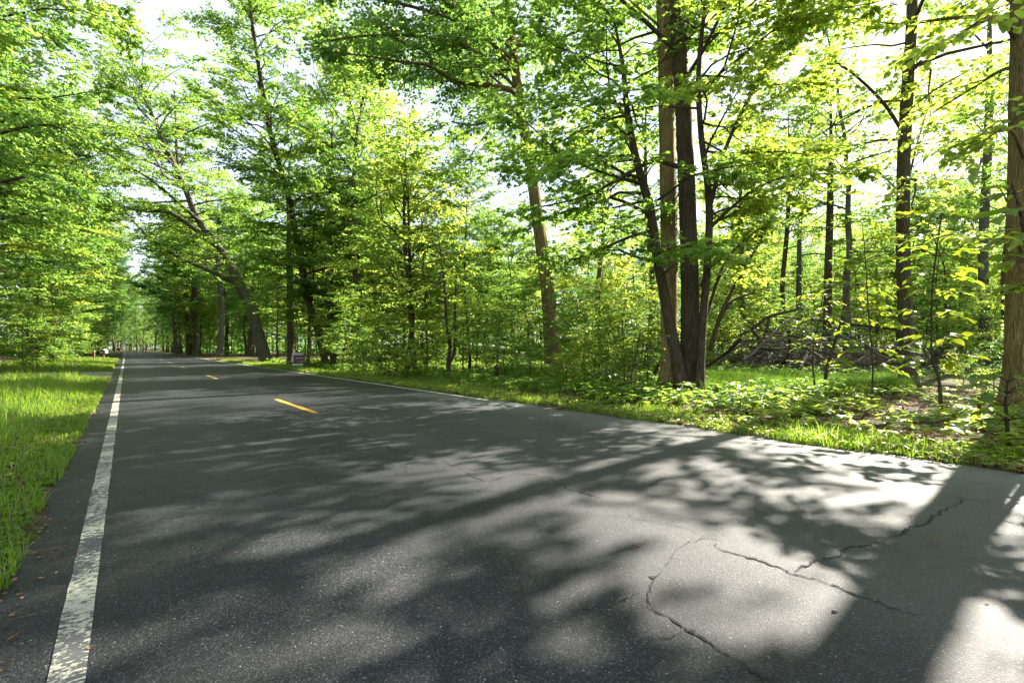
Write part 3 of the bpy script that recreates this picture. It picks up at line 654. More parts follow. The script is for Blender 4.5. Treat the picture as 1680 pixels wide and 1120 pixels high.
# left side of the road
def lpos(s,t): p=W(s,t); return p[0],p[1]
LT=[(-7.5,34,1.22,2,'tall tree with pale stem high up on the left, nearest the driveway'),
    (-7.0,44,1.15,0,'tall tree left of the road between driveway and mailbox'),
    (-9.5,24,1.0,1,'tree at the left edge of the frame before the driveway'),
    (-8,54,1.1,3,'tall tree left of the road close behind the mailbox'),
    (-6.0,66,1.1,0,'tall tree overhanging the left lane past the mailbox'),
    (-6.5,80,1.1,2,'tall tree on the left where the road grows dark'),
    (-6.0,96,1.1,3,'farther tall tree on the left in the dark stretch'),
    (-5.8,39,1.0,3,'tree leaning its crown over the left lane just past the driveway'),
    (-13,40,1.2,1,'tall tree set back from the road behind the driveway')]
for s,t,sc,i,lab in LT: CAN.put(*lpos(s,t),lab,None,sc,i=i)
traced_tree('overhanging_tree','dark leaved tree hanging its boughs in from the left frame edge','tree',17.5,
 [(-150,622,26),(-140,480,22),(-128,300,18),(-120,150,14)],M['bark_k'],M['leaf_d'],R(40),top=(.2,0,15,.04),
 limbs=[[(-135,380,9),(-70,330,7,-.6),(0,300,5,-1),(60,290,4,-1.3),(120,310,2,-1.6)],[(-130,330,9),(-70,260,7,0),(0,220,5,0),(70,205,3,0),(110,215,2,0)],
        [(-140,440,8),(-80,400,6,.5),(0,360,4,.8),(80,345,2,1)],[(-138,470,7),(-60,440,5,.6),(20,425,3,1),(90,430,2,1.2)]],
 auto=dict(z0=4.0,z1=14,n=26,length=3.6,rise=.2),fol=fol(1.3,.26,.5,6,7,.16,LEAF_MID,droop=.35))
for k,(s,t,sc) in enumerate([(-5.2,33,1.25),(-5.8,38,1.4),(-4.8,43,1.2),(-5.4,48,1.35),(-4.6,54,1.3),(-5.0,60,1.3),(-4.4,67,1.4),(-4.6,74,1.4),(-4.2,82,1.4),(-4.5,90,1.5),(-8.5,36,1.3),(-10.5,32.5,1.2),(-9,21,1.1),(-11,19,1.2),(-13,33,1.4),(-7.6,33.4,.9)]):
    MID.put(*lpos(s,t),'slender leafy tree in the row lining the left side of the road','leafy row left of the road',sc)
for k,(s,t,sc) in enumerate([(-4.0,34,.8),(-5.0,35.5,.9),(-4.2,39,.8),(-6.5,33,1.0),(-3.9,45,.8),(-4.1,50,.9),(-3.6,57,1),(-3.6,63,1),(-3.4,70,1),(-7.8,32.6,.9),(-9.5,33,.9),(-11.5,33,1),(-8.2,23.0,.8),(-13.5,32.5,1)]):
    SAP.put(*lpos(s,t),'small bushy sapling at the foot of the leafy row left of the road','saplings left of the road',sc)
GAPS=[(6.2,8.2),(20.6,26.3),(35.8,40.5),(46,51.5),(54.5,62)]
def in_gap(X,Y,pad=.8):
    l=-X*math.cos(SUN_AZ)+Y*math.sin(SUN_AZ); return any(a-pad<l<b+pad for a,b in GAPS)
# right roadside curtain between sign and grey limb tree
cur=[(562,608,1.0),(590,610,1.1),(612,608,1.0),(640,613,1.0),(700,612,1.0),(770,612,.95),(790,606,1.1),(815,604,1.0),(840,612,.9),(865,603,1.1),(720,604,1.1),(655,604,1.2),(580,602,1.2),(626,603,1.3),(505,601,1.1)]
for x,y,sc in cur:
    if in_gap(*pos(x,y),.3): continue
    MID.put(*pos(x,y),'slim tree in the leafy roadside curtain between the sign and the crooked limb tree','curtain of slim trees along the right verge',sc*.78)
cs=[(560,611),(600,614),(575,607),(632,618),(700,618),(760,618),(780,622),(812,630),(830,618),(850,612),(870,624),(650,620),(715,610),(745,608),(800,612),(890,618),(930,618),(945,612),(960,626),(985,630),(1005,622),(1025,640),(1050,628),(1062,640),(690,606),(615,606),(528,606)]
for k,(x,y) in enumerate(cs):
    SAP.put(*pos(x,y),'thin young sapling standing along the right verge left of the central clump','saplings along the right verge',random.uniform(.5,.82))
# background woods, right side
rgb=R(77)
def scatter(kind,n,x0,x1,d0,d1,label,group,sc0,sc1,gap=1.6,taken=[],smin=9.0):
    c=0; tries=0
    while c<n and tries<4000:
        tries+=1
        d=math.sqrt(rgb.uniform(d0*d0,d1*d1)); x=rgb.uniform(x0,x1); X,Y=px(x,d); s,t=ST(X,Y)
        if s<smin or (54<t<72 and s<26): continue
        if kind is not SHR and s<44 and in_gap(X,Y,1.0 if kind is MID else 1.8 if kind is not SAP else .2): continue
        if 1140<x<1700 and d<23.5 and (x<1500 or rgb.uniform()<.8): continue
        if any((X-a)**2+(Y-b)**2<gap*gap for a,b in taken): continue
        taken.append((X,Y)); kind.put(X,Y,label,group,rgb.uniform(sc0,sc1)); c+=1
scatter(SAP,30,900,1800,19,36,'leafy sapling scattered inside the right hand woods','saplings inside the right woods',.6,1.05,1.3)
scatter(MID,46,860,1950,29,58,'slim understory tree inside the right hand woods','understory trees inside the right woods',.6,.95,2.0)
scatter(MID,34,380,860,30,66,'slim understory tree behind the roadside curtain','understory trees behind the curtain',.7,1.0,2.2)
for x,d,sc,i in [(1395,30,.95,1),(1318,37,1.0,1),(1470,38,1.0,0),(1575,40,1.0,2)]:
    THIN.put(*px(x,d),'tall forest tree deep in the right hand woods','tall trees deep in the right woods',sc,i=i)
scatter(MID,5,1150,1670,28,38,'slim understory tree inside the right hand woods','understory trees inside the right woods',.8,1.15,1.8)
scatter(SAP,10,1130,1680,28,42,'leafy sapling scattered inside the right hand woods','saplings inside the right woods',1.1,1.7,1.5)
scatter(THIN,26,900,1900,32,75,'tall forest tree deep in the right hand woods','tall trees deep in the right woods',.75,1.0,4.5)
scatter(MID,96,300,1950,50,95,'far slim tree of the woods seen between nearer trunks','far slim trees of the woods',1.0,1.6,2.3)
CAN.put(*px(600,33),'tall forest tree behind the curtain and the sign','tall trees behind the sign',.95,i=1)
CAN.put(*px(588,27.5),'tall forest tree behind the curtain and the sign','tall trees behind the sign',.8,i=0)
scatter(CAN,12,400,660,36,75,'tall forest tree behind the curtain and the sign','tall trees behind the sign',.85,1.05,5.0)
scatter(CAN,8,640,860,70,110,'tall forest tree far behind the gap of bright sky','tall trees under the sky gap',.6,.75,6.0)
# unseen trees added beside the frame to shade the foreground
for X,Y,sc,i,lab in [(21,11.5,.95,1,'middle unseen shade tree standing outside the right frame edge'),(15.5,7.2,.9,2,'nearest unseen shade tree standing outside the right frame edge'),(35,21,1.0,1,'farthest unseen shade tree standing outside the right frame edge')]:
    THIN.put(X,Y,lab,None,sc,i=i)
for k in range(22):
    CAN.put(*lpos(float(rgb.uniform(11,32)),float(rgb.uniform(76,205))),'distant tree closing in on the far end of the road','trees at the far end of the road',float(rgb.uniform(.85,1.05)),i=3 if k%2 else 0)
# end of the road and left woods
for s,t,sc,i in [(3,205,1,0),(-3,190,1,2),(8.5,120,1,3),(9,140,1,0),(10,105,1,1),(8.8,160,1.05,2),(-6.3,115,1.1,0),(-6,135,1.1,2),(-5.5,160,1.1,3),(7,185,1.1,1),(-1,222,1,3),(13,92,1.1,0),(8.2,84,.9,1),(8.6,98,.9,2),(8.3,112,.95,3),(8.4,130,1,0),(-5,105,1,1),(-5,125,1,3),(-4.8,146,1,2),(1,238,1,1),(6,228,1,2),(-5,205,1,1),(8.0,118,.8,3),(8.3,136,.85,3),(8.0,150,.85,3),(8.4,172,.9,3),(-3.9,112,.8,3),(-4.1,130,.85,3),(-3.9,152,.85,3),(-4.2,176,.9,3),(-1.5,196,.9,3),(4.5,200,.9,3),(1.5,212,.9,3),(9,100,.8,3),(-4.5,98,.8,3)]+[(float(rgb.uniform(-30,40)),float(rgb.uniform(238,290)),1.0,3) for _ in range(16)]:
    CAN.put(*lpos(s,t),'distant tree closing in on the far end of the road','trees at the far end of the road',sc,i=i)
for k in range(34):
    s=rgb.uniform(8.2,17) if k%2 else rgb.uniform(-9,-3.6); t=rgb.uniform(74,200)
    MID.put(*lpos(s,t),'slim leafy tree crowding the far stretch of the road','slim trees along the far stretch of the road',rgb.uniform(.7,1.1))
for k in range(8):
    MID.put(*lpos(rgb.uniform(-5,9),rgb.uniform(236,250)),'slim leafy tree crowding the far stretch of the road','slim trees along the far stretch of the road',rgb.uniform(.8,1.1))
for k in range(30):
    s=rgb.uniform(8,22) if k%2 else rgb.uniform(-14,-3.4); t=rgb.uniform(95,235)
    SAP.put(*lpos(s,t),'bushy sapling filling the far end of the roadside','saplings at the far end of the road',rgb.uniform(1.0,1.7))
for k in range(14):
    SAP.put(*lpos(rgb.uniform(-6,14),rgb.uniform(234,248)),'bushy sapling filling the far end of the roadside','saplings at the far end of the road',rgb.uniform(1.2,1.8))
# far mass of woods
fw=R(500); lv=Acc(); n=100000
ang=fw.uniform(-1.05,1.05,n); d=np.sqrt(fw.uniform(85**2,150**2,n)); X=np.sin(ang)*d; Y=np.cos(ang)*d
s_,t_=ST(X,Y); h=19+5*np.sin(ang*9+1)+4*np.sin(ang*23); zc=fw.uniform(0,1,n)**1.6*h*(.7+d/350)
ok=(s_>11)|(s_<-8)|(t_>232)
cl=np.sin(X*.55)*np.sin(Y*.5)+np.sin(zc*.9+X*.3)*.7+fw.normal(size=n)*.5
ok&=cl>-.5
P=np.stack([X,Y,zc],1)[ok]
n=60000; k3=fw.uniform(0,1,n); s_=np.where(k3<.4,fw.uniform(-70,70,n),np.where(k3<.7,fw.uniform(-34,-7,n),fw.uniform(11,40,n))); t_=np.where(k3<.4,fw.uniform(246,300,n),fw.uniform(110,250,n))
q_=s_[:,None]*R2+t_[:,None]*U2; zc=fw.uniform(0,1,n)**2.0*np.where(k3<.4,20,14); cl=np.sin(s_*.5)*np.sin(t_*.45)+np.sin(zc*.9+s_*.3)*.7+fw.normal(size=n)*.5
P=np.concatenate([P,np.c_[q_,zc][cl>-.6]]); m=len(P)
Dl=fw.normal(size=(m,3)); Nl=np.array([0,0,.6])+fw.normal(size=(m,3))*.6
leaves(lv,P,Dl,Nl,fw.uniform(.35,.75,m),LEAF_SMALL,fw.uniform(0,1,m))
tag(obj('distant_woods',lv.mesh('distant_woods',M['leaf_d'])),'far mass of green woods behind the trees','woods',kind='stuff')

# ------------------------------------------------------------------ grass, ground cover, fallen leaves
def grass(name,label,P,h,w,m,seed,bend=.5):
    r=R(seed); n=len(P); a=r.uniform(0,6.28,n); h=h*r.uniform(.5,1.25,n); w=w*r.uniform(.7,1.3,n)
    side=np.stack([np.cos(a),np.sin(a),np.zeros(n)],1); b=r.uniform(0,6.28,n); k=r.uniform(.1,1,n)*bend
    ln=np.stack([np.cos(b),np.sin(b),np.zeros(n)],1)
    up=np.array([0,0,1.0]); m1=P+up*(h*.55)[:,None]+ln*(h*k*.25)[:,None]; t=P+up*(h*(1-.25*k))[:,None]+ln*(h*k*.9)[:,None]
    v=np.stack([P-side*w[:,None],P+side*w[:,None],m1-side*(w*.75)[:,None],m1+side*(w*.75)[:,None],t],1)
    idx=(np.arange(n)[:,None]*5+np.array([0,1,3,2,2,3,4])[None]).ravel()
    ac=Acc(); ac.add(v.reshape(-1,3),idx,np.tile([4,3],n),np.repeat(r.uniform(0,1,n),2))
    return tag(obj(name,ac.mesh(name,m)),label,'grass',kind='stuff')
def with_z(X,Y): return np.stack([X,Y,gz(X,Y)-.01],1)
g=R(900)
def st_field(n,s0,s1,t0,t1,ps=1.0,pt=1.0):
    s=s0+(s1-s0)*g.uniform(0,1,n)**ps; t=t0+(t1-t0)*g.uniform(0,1,n)**pt
    p=s[:,None]*R2+t[:,None]*U2; return s,t,p[:,0],p[:,1]
# left verge
s,t,X,Y=st_field(60000,-.46,-9,1.0,25.2,1.5,1.25)
edge=.06*np.sin(t*2.1)+.05*np.sin(t*5.3); clump=np.sin(X*2.3)*np.sin(Y*2.9)+.6*np.sin(X*5.1+Y*3.7)
ok=(s<-.48+edge)&((clump+g.normal(size=len(s))*.6>-.9)|(s>-1.3)); hh=.08+.28*sstep(-.6,-1.8,s)+.08*clump.clip(0,1)
keep=ok; grass('grass','tall green grass on the left verge before the driveway',with_z(X[keep],Y[keep]),hh[keep],.0045+.0012*sstep(4,16,t[keep]),M['grass'],1,.8)
s,t,X,Y=st_field(14000,-.6,-6,31.0,62,1.3,1.1)
grass('grass','green grass on the left verge around the mailbox',with_z(X,Y),.22+.15*sstep(-.6,-2,s),.011,M['grass'],2,.7)
# right verge
s,t,X,Y=st_field(52000,6.62,8.2,-1,54,1.6,1.6)
edge=.08*np.sin(t*1.9)+.05*np.sin(t*4.7); cl2=np.sin(X*1.9+Y)*np.sin(Y*2.3)
ok=(s>6.66+edge)&((cl2+g.normal(size=len(s))*.6>-.7)|(t>8)); 
grass('grass','bright short grass strip along the right edge of the road',with_z(X[ok],Y[ok]),(.08+.13*cl2.clip(0,1)**1.5+.05*sstep(8,25,t)+.10*(g.uniform(0,1,len(s))>.93))[ok],.0045+.004*sstep(6,30,t[ok]),M['grass'],3,.9)
# the soft grassy clearing
n=52000; x=g.uniform(1150,1490,n); d=g.uniform(11.6,18.5,n); X=(x-840)/F*d; Y=d
cl3=np.sin(X*1.1+.4)*np.sin(Y*.9); ok=(cl3+g.normal(size=n)*.35>-.45)
grass('grass','soft fine grass filling the clearing right of the central clump',with_z(X[ok],Y[ok]),.30+.16*cl3[ok]+.12*(g.uniform(0,1,ok.sum())>.9),.005,M['grass_soft'],4,1.2)
n=26000; x=g.uniform(560,1090,n); d=g.uniform(13,27,n); X=(x-840)/F*d; Y=d; s,t=ST(X,Y); ok=s>8.0
grass('grass','patchy grass under the saplings left of the central clump',with_z(X[ok],Y[ok]),np.full(ok.sum(),.22),.006,M['grass'],6,.9)
# leafy ground cover: little stalked rosettes of broad leaves
def cover(name,label,X,Y,hmin,hmax,size,m,tm,seed,nl=5):
    r=R(seed); n=len(X); P=with_z(X,Y); H=r.uniform(hmin,hmax,n); a=r.uniform(0,6.28,n)
    ac=Acc(); sticks(ac,P,P+np.array([0,0,1.0])*H[:,None],.003,.002)
    PP=[];DD=[];SZ=[];RN=[]
    for k in range(nl):
        b=a+k*6.28/nl+r.normal(size=n)*.25; D=np.stack([np.cos(b),np.sin(b),r.normal(size=n)*.15-.08],1)
        PP.append(P+np.array([0,0,1.0])*(H*(1-.15*(k%2)))[:,None]); DD.append(D); SZ.append(size*r.uniform(.6,1.3,n)); RN.append(r.uniform(0,1,n))
    PP=np.concatenate(PP); leaves(ac,PP,np.concatenate(DD),np.array([0,0,1.0])+r.normal(size=PP.shape)*.22,np.concatenate(SZ),tm,np.concatenate(RN))
    return tag(obj(name,ac.mesh(name,m)),label,'ground cover',kind='stuff')
s,t,X,Y=st_field(2700,7.6,15,-9,8,1.1,1.0)
cl4=np.sin(X*1.3+1)*np.sin(Y*1.6)+g.normal(size=len(X))*.5; d_=Y; xx=840+F*X/np.maximum(Y,.5)
inclear=(xx>1160)&(xx<1485)&(Y>11.8)&(Y<18.5); ok=(cl4>-.15)&~inclear
cover('ground_cover','broad leaved low plants carpeting the ground by the right edge trees',X[ok],Y[ok],.06,.26,.13,M['leaf_y'],LEAF_OVAL,11)
s,t,X,Y=st_field(5200,8.2,26,4,40,1.4,1.2); xx=840+F*X/np.maximum(Y,.5)
ok=~((xx>1160)&(xx<1485)&(Y>11.8)&(Y<18.5))
cover('ground_cover','leafy low plants covering the floor of the right hand woods',X[ok],Y[ok],.08,.4,.14,M['leaf'],LEAF_MID,12)
s,t,X,Y=st_field(2200,-2.2,-14,1.5,25,1.2,1.2)
cover('ground_cover','broad leaved weeds among the left verge grass',X,Y,.08,.25,.085,M['leaf'],LEAF_MID,13,4)
s,t,X,Y=st_field(5000,-.50,-3.2,1.0,18,1.4,1.6)
cover('ground_cover','small clover like weeds along the left road edge',X,Y,.02,.10,.035,M['grass'],LEAF_MID,14,4)
s,t,X,Y=st_field(4000,6.66,7.8,-8,22,1.3,1.3)
cover('ground_cover','small weeds along the right road edge',X,Y,.03,.12,.05,M['leaf_y'],LEAF_MID,15,4)
n=22000; s,t,X,Y=st_field(n,6.75,20,-10,30,1.7,1.0)
P=with_z(X,Y)+np.array([0,0,.02])+np.abs(g.normal(size=(n,3)))*np.array([0,0,.012]); D=g.normal(size=(n,3))*np.array([1,1,.15])
ac=Acc(); leaves(ac,P,D,np.array([0,0,1.0])+g.normal(size=(n,3))*.45,g.uniform(.05,.11,n),LEAF_MID,g.uniform(0,1,n))
tag(obj('fallen_leaves',ac.mesh('fallen_leaves',M['litter'])),'reddish brown fallen leaves on the forest floor','leaf litter',kind='stuff')
n=2600; k4=g.uniform(0,1,n); s=np.where(k4<.35,-.5+np.abs(g.normal(size=n))*.10,np.where(k4<.95,6.62-np.abs(g.normal(size=n))*.16,g.uniform(-.4,6.5,n))); t=1+g.uniform(0,1,n)**1.6*34-6*(k4>.35)
q_=s[:,None]*R2+t[:,None]*U2; D=g.normal(size=(n,3))*np.array([1,1,.1]); ac=Acc()
leaves(ac,np.c_[q_,np.full(n,.008)],D,np.array([0,0,1.0])+g.normal(size=(n,3))*.3,g.uniform(.008,.035,n),LEAF_SMALL,g.uniform(0,1,n))
tag(obj('road_debris',ac.mesh('road_debris',M['litter'])),'brown leaf bits and grit along the road edges','debris',kind='stuff')
# shrubs
for x,y,sc in [(640,620,.8),(670,624,.7),(830,620,.8),(870,632,.8),(930,640,.7),(1000,640,.8),(1030,646,.6),(960,634,.9),(600,612,.9),(690,615,.9),(1580,640,.6),(1625,650,.6)]:
    SHR.put(*pos(x,y),'low leafy shrub at the edge of the right hand woods','shrubs along the edge of the woods',sc)
scatter(SHR,18,900,1760,17,30,'low leafy shrub deeper inside the right hand woods','shrubs inside the woods',.6,1.1,1.0)
for s,t,sc in [(-3.4,33,.8),(-4.6,32.5,1),(-6,32.3,.9),(-7.5,31.8,1),(-3.6,41,.9),(-3.4,48,.9),(-3.2,56,1)]:
    SHR.put(*lpos(s,t),'low leafy shrub along the left verge past the driveway','shrubs left of the road',sc)

# ------------------------------------------------------------------ broad leaved saplings, each leaf its own piece
def ov_leaf():
    a=Acc(); tv,pl=LEAF_OVAL; flat=np.concatenate([np.array(p) for p in pl])
    a.add(tv,flat,[len(p) for p in pl],[.5]*len(pl)); return a.mesh('leaf',M['leaf_b'])
M['leaf_b']=leaf_mat('leaf_broad',(.050,.110,.016),(.10,.165,.022),(.22,.40,.02),(.58,.62,.04),orand=.9)
LEAFME=ov_leaf()
def leaf_obj(root,p,d,size,rng,roll=.3):
    from mathutils import Vector, Matrix
    d=Vector(d).normalized(); up=Vector((rng.normal()*roll,rng.normal()*roll,1)); x=d.cross(up).normalized(); z=x.cross(d)
    o=obj('leaf',LEAFME,root)
    m=Matrix((x,d,z)).transposed().to_4x4(); m.translation=Vector([float(c) for c in p])
    o.matrix_local=m@Matrix.Scale(float(size),4)
def broad_sapling(label,base,d,stem,tiers,seed,size=.17,nl=6,bark=None):
    rng=R(seed); g0=gnd(*base) if d is None else at(base[0],base[1],d)
    X,Y=float(g0[0]),float(g0[1]); org=np.array([X,Y,float(gz(X,Y))]); dd=Y
    root=tag(empty('broadleaf_sapling',org),label,'sapling')
    pts=np.array([[*(at(x,y,dd)-org),w*.5*dd/F] for x,y,w in stem]); pts[0,2]=-.05
    S=smooth(pts,6); a=Acc(); tube(a,S[:,:3],S[:,3],7,.03,rng,.15); obj('trunk',a.mesh('trunk',M['bark_k'],True),root)
    wa=Acc()
    for tx,ty,ex,ey,off,n in tiers:
        A=at(tx,ty,dd)-org; B=at(ex,ey,dd+off)-org; C=A*.45+B*.55+np.array([0,0,.06])
        q=smooth(np.array([A,C,B]),4); tube(wa,q,np.linspace(.008,.003,len(q)),5)
        ax=(B-A); ax/=np.linalg.norm(ax); lat=np.cross(ax,[0,0,1.0]); lat/=np.linalg.norm(lat)+1e-9
        for k in range(n):
            f=.35+.65*(k+1)/n; p=q[int(f*(len(q)-1))]; sg=(1 if k%2 else -1)*(rng.uniform(.5,1.1) if k<n-1 else .1)
            dv=ax*math.cos(sg)+lat*math.sin(sg)+rng.normal(size=3)*.12; dv[2]-=rng.uniform(.1,.45)
            leaf_obj(root,p,dv,size*rng.uniform(.65,1.2),rng)
    obj('branches',wa.mesh('branches',M['bark_k']),root)
    return root
def tiers_auto(stem,ys,reach,rng,n=6,nn=3):
    out=[]; st=np.array(stem,float)
    for y in ys:
        x=np.interp(-y,-st[:,1],st[:,0]) if st[0,1]>st[-1,1] else st[-1,0]
        for k in range(nn):
            r=reach*rng.uniform(.5,1.1)*(1 if k%2 else -1); out.append((x,y,x+r,y+rng.uniform(-12,14),rng.uniform(-.9,.6),n))
    return out
st1=[(1545,655,5),(1540,620,4.5),(1530,590,4),(1528,540,3),(1530,470,2.5),(1538,400,2.5),(1545,350,2)]
broad_sapling('broad leaved sapling between the lone trunk and the right edge tree',(1545,682),None,st1,tiers_auto(st1,[590,560,520,480,450,420,390,360],62,R(1),6,4),51,.19)
st2=[(1352,642,5.5),(1358,600,5),(1375,545,4),(1386,500,3),(1392,470,2)]
broad_sapling('dark crooked sapling with broad leaves in the middle of the clearing',(1352,648),None,st2,tiers_auto(st2,[560,520,500,485,470],75,R(2),7,4),52,.15)
st3=[(1338,640,3),(1334,600,2.6),(1336,560,2.4),(1345,520,2),(1350,480,1.5)]
broad_sapling('thin upright sapling close left of the crooked one in the clearing',(1338,646),None,st3,tiers_auto(st3,[600,570,545,520,495],45,R(3),6,4),53,.13)
st4=[(1430,655,2.6),(1432,600,2.4),(1428,550,2),(1424,500,2),(1420,430,1.5),(1415,370,1.2)]
broad_sapling('slim sapling with bright leaves in front of the lone dark trunk',(1430,662),None,st4,tiers_auto(st4,[600,570,540,510,470,430,395,365],58,R(4),6,4),54,.17)
st5=[(1655,735,5),(1652,690,5),(1650,650,4),(1655,620,3)]
broad_sapling('knee high seedling with dark leaves before the right edge tree',(1655,738),None,st5,tiers_auto(st5,[690,665,645,625],55,R(5),6,4),55,.13)
st6=[(1040,655,4),(1036,620,3),(1044,580,3),(1050,545,2)]
broad_sapling('young leafy seedling just left of the foot of the central clump',(1040,655),None,st6,tiers_auto(st6,[620,600,580,560],48,R(6),6,4),56,.12)
st7=[(1700,560,7),(1690,450,6),(1675,350,5),(1660,300,3)]
broad_sapling('sapling at the right frame edge with large hanging yellow leaves',(1700,790),5.6,[(1712,740,7)]+st7,tiers_auto(st7,[470,430,390,350,320],60,R(7),5,3),57,.17)

# ------------------------------------------------------------------ fallen wood
def log(name,label,cat,pix,d,m,seed,sides=10,parts=()):
    rng=R(seed); P=[]
    for p in pix:
        dd=d+(p[3] if len(p)>3 else 0); q=at(p[0],p[1],dd); P.append([*q,p[2]*.5*dd/F])
    P=np.array(P); org=np.array([P[0,0],P[0,1],float(gz(P[0,0],P[0,1]))])
    P[:,:3]-=org; S=smooth(P,6)
    root=tag(empty(name,org),label,cat)
    a=Acc(); tube(a,S[:,:3],S[:,3],sides,.06,rng); obj('stem',a.mesh('stem',m,True),root)
    for bp in parts:
        Q=[]
        for p in bp:
            dd=d+(p[3] if len(p)>3 else 0); q=at(p[0],p[1],dd); Q.append([*(q-org),p[2]*.5*dd/F])
        S=smooth(np.array(Q),5); a=Acc(); tube(a,S[:,:3],S[:,3],6,.04,rng); obj('branch',a.mesh('branch',m,True),root)
    return root
log('fallen_branch','dark fallen bough lying in front of the central clump','fallen branch',[(978,651,5),(1010,649,9),(1040,642,10),(1065,640,9),(1100,643,8),(1140,650,6)],11.4,M['bark_k'],61,
    parts=[[(985,648,4),(1015,632,3.5),(1045,625,3)],[(1098,643,4),(1108,655,3.5),(1100,668,3)],[(1105,642,3),(1130,636,3),(1152,637,2.5)]])
log('fallen_branch','thin bare dead branch arching over the grass left of the central clump','fallen branch',[(966,622,2.5),(985,610,2.5),(1008,606,2.5),(1030,598,2.5),(1050,590,2)],13.5,M['dead'],62,
    parts=[[(1008,606,2),(1014,618,1.8),(1006,632,1.5)]])
log('stump','short dark leaning stump in the grass under the curtain','stump',[(812,622,9),(814,610,8),(816,601,8)],17.6,M['bark_k'],63,9)
log('log','short dark log lying in grass right of the leaning stump','log',[(832,620,8),(848,622,9),(864,630,8)],17.2,M['bark_k'],64)
log('log','long dark log lying beyond the lone trunk','log',[(1498,616,5,.3),(1540,608,8),(1590,603,9),(1640,604,8),(1680,608,7)],22,M['dead'],65)
log('log','thin rotten log in the leaf litter at the front edge of the clearing','log',[(1338,662,3),(1370,665,5),(1420,667,5),(1472,668,4)],10.2,M['bark'],66,
    parts=[[(1445,665,2.5),(1458,655,2.5),(1478,642,2)]])
log('log','pale log lying across the back of the clearing','log',[(1352,612,4),(1400,610,5),(1450,606,5),(1478,604,4)],21,M['dead'],67)
log('fallen_pole','pale bare stick lying on the leaves by the right edge','stick',[(1528,690,2),(1545,710,3),(1563,728,4),(1577,745,4)],7.0,M['dead'],68)
log('dead_sapling','thin dark stem slanting up behind the central clump towards the right','stem',[(1165,575,8),(1175,540,7),(1190,500,6),(1215,450,5),(1245,400,4),(1275,340,3)],15,M['bark'],69,
    parts=[[(1178,530,4),(1200,495,3.5),(1235,480,3)]])
log('dead_sapling','dead stick propped against the left foot of the central clump','stem',[(1072,618,6),(1080,600,6),(1092,578,5)],13.6,M['bark_k'],70)
def brush(label,x0,x1,d0,d1,h,n,seed,nfine):
    rng=R(seed); c=px((x0+x1)/2,(d0+d1)/2); org=np.array([c[0],c[1],float(gz(*c))]); root=tag(empty('brush_pile',org),label,'brush pile')
    w=(x1-x0)/F*(d0+d1)/4
    def one(L,r,bigz):
        cx=rng.normal()*.5*w; cy=rng.uniform(-1,1)*(d1-d0)/2; cz=abs(rng.normal())*.4*h*max(.15,1-(abs(cx)/w)**2)+.05
        a=rng.normal()*.7+(0 if rng.uniform()<.6 else 1.6); el=rng.normal()*bigz
        d=np.array([math.cos(a)*math.cos(el),math.sin(a)*math.cos(el),math.sin(el)]); q=[np.array([cx,cy,cz])-d*L/2]
        for k in range(6):
            d=d+rng.normal(size=3)*.18; d/=np.linalg.norm(d); q.append(q[-1]+d*L/6)
        q=np.array(q); q[:,2]=np.maximum(q[:,2],.03); return q,np.linspace(r,r*.3,7)
    for k in range(n):
        q,r=one(rng.uniform(2,5.5),rng.uniform(.025,.085),.28); a=Acc(); tube(a,q,r,6,.03,rng); obj('branch',a.mesh('branch',M['dead'] if k%3 else M['bark_k'],True),root)
    a=Acc()
    for k in range(nfine):
        q,r=one(rng.uniform(.7,2.2),rng.uniform(.006,.02),.5); tube(a,q,r,3,cap=False)
    tag(obj('twigs',a.mesh('twigs',M['dead']),root),kind='stuff')
brush('tangled heap of dead branches behind the clearing, right of the central clump',1160,1455,20.5,26,2.6,80,71,520)
brush('low grey heap of dead branches between the lone trunk and right edge tree',1440,1720,23.5,29,1.2,45,72,320)
# arched dead limbs rising out of the heap
log('dead_limb','dead crooked limb arching out of the top of the tangled heap','dead limb',[(1205,555,4),(1232,540,5),(1260,520,5),(1290,512,4),(1318,506,3)],24,M['bark_k'],73,
    parts=[[(1232,540,4),(1245,558,4),(1238,575,4),(1212,590,3)],[(1262,520,4),(1258,538,4),(1252,555,4)]])

# ------------------------------------------------------------------ sign, mailbox, post
def box(a,c,sz,rz=0.0,bev=.0):
    x,y,z=[q/2 for q in sz]; v=np.array([[i,j,k] for i in(-x,x) for j in(-y,y) for k in(-z,z)],float)
    ca,sa=math.cos(rz),math.sin(rz); v=np.stack([v[:,0]*ca-v[:,1]*sa,v[:,0]*sa+v[:,1]*ca,v[:,2]],1)+np.array(c)
    f=[[0,1,3,2],[4,6,7,5],[0,4,5,1],[2,3,7,6],[0,2,6,4],[1,5,7,3]]; a.add(v,np.array(f),[4]*6)
def boxo(name,c,sz,m,parent,bev=.006):
    a=Acc(); box(a,(0,0,0),sz); me=a.mesh(name,m); o=obj(name,me,parent,c)
    if bev:
        b=o.modifiers.new('bevel','BEVEL'); b.width=bev; b.segments=2
    return o
def text(body,parent,loc,size,m,sx=1.0,shear=0.0):
    cu=bpy.data.curves.new('lettering','FONT'); cu.body=body; cu.size=size; cu.align_x='CENTER'; cu.align_y='CENTER'; cu.extrude=.0015; cu.shear=shear
    o=bpy.data.objects.new('tmp',cu); COL.objects.link(o); dg=bpy.context.evaluated_depsgraph_get()
    me=bpy.data.meshes.new_from_object(o.evaluated_get(dg)); bpy.data.objects.remove(o)
    me.materials.clear(); me.materials.append(m)
    t=obj('lettering',me,parent,loc); t.rotation_euler=(PI/2,0,0); t.scale=(sx,1,1); return t
M['maroon']=flat_mat('sign_maroon',(.065,.008,.010),.45); M['signwhite']=flat_mat('sign_white',(.50,.48,.45),.5); M['pink']=flat_mat('sign_pink',(.42,.30,.30),.5,noise=.5,scale=9)
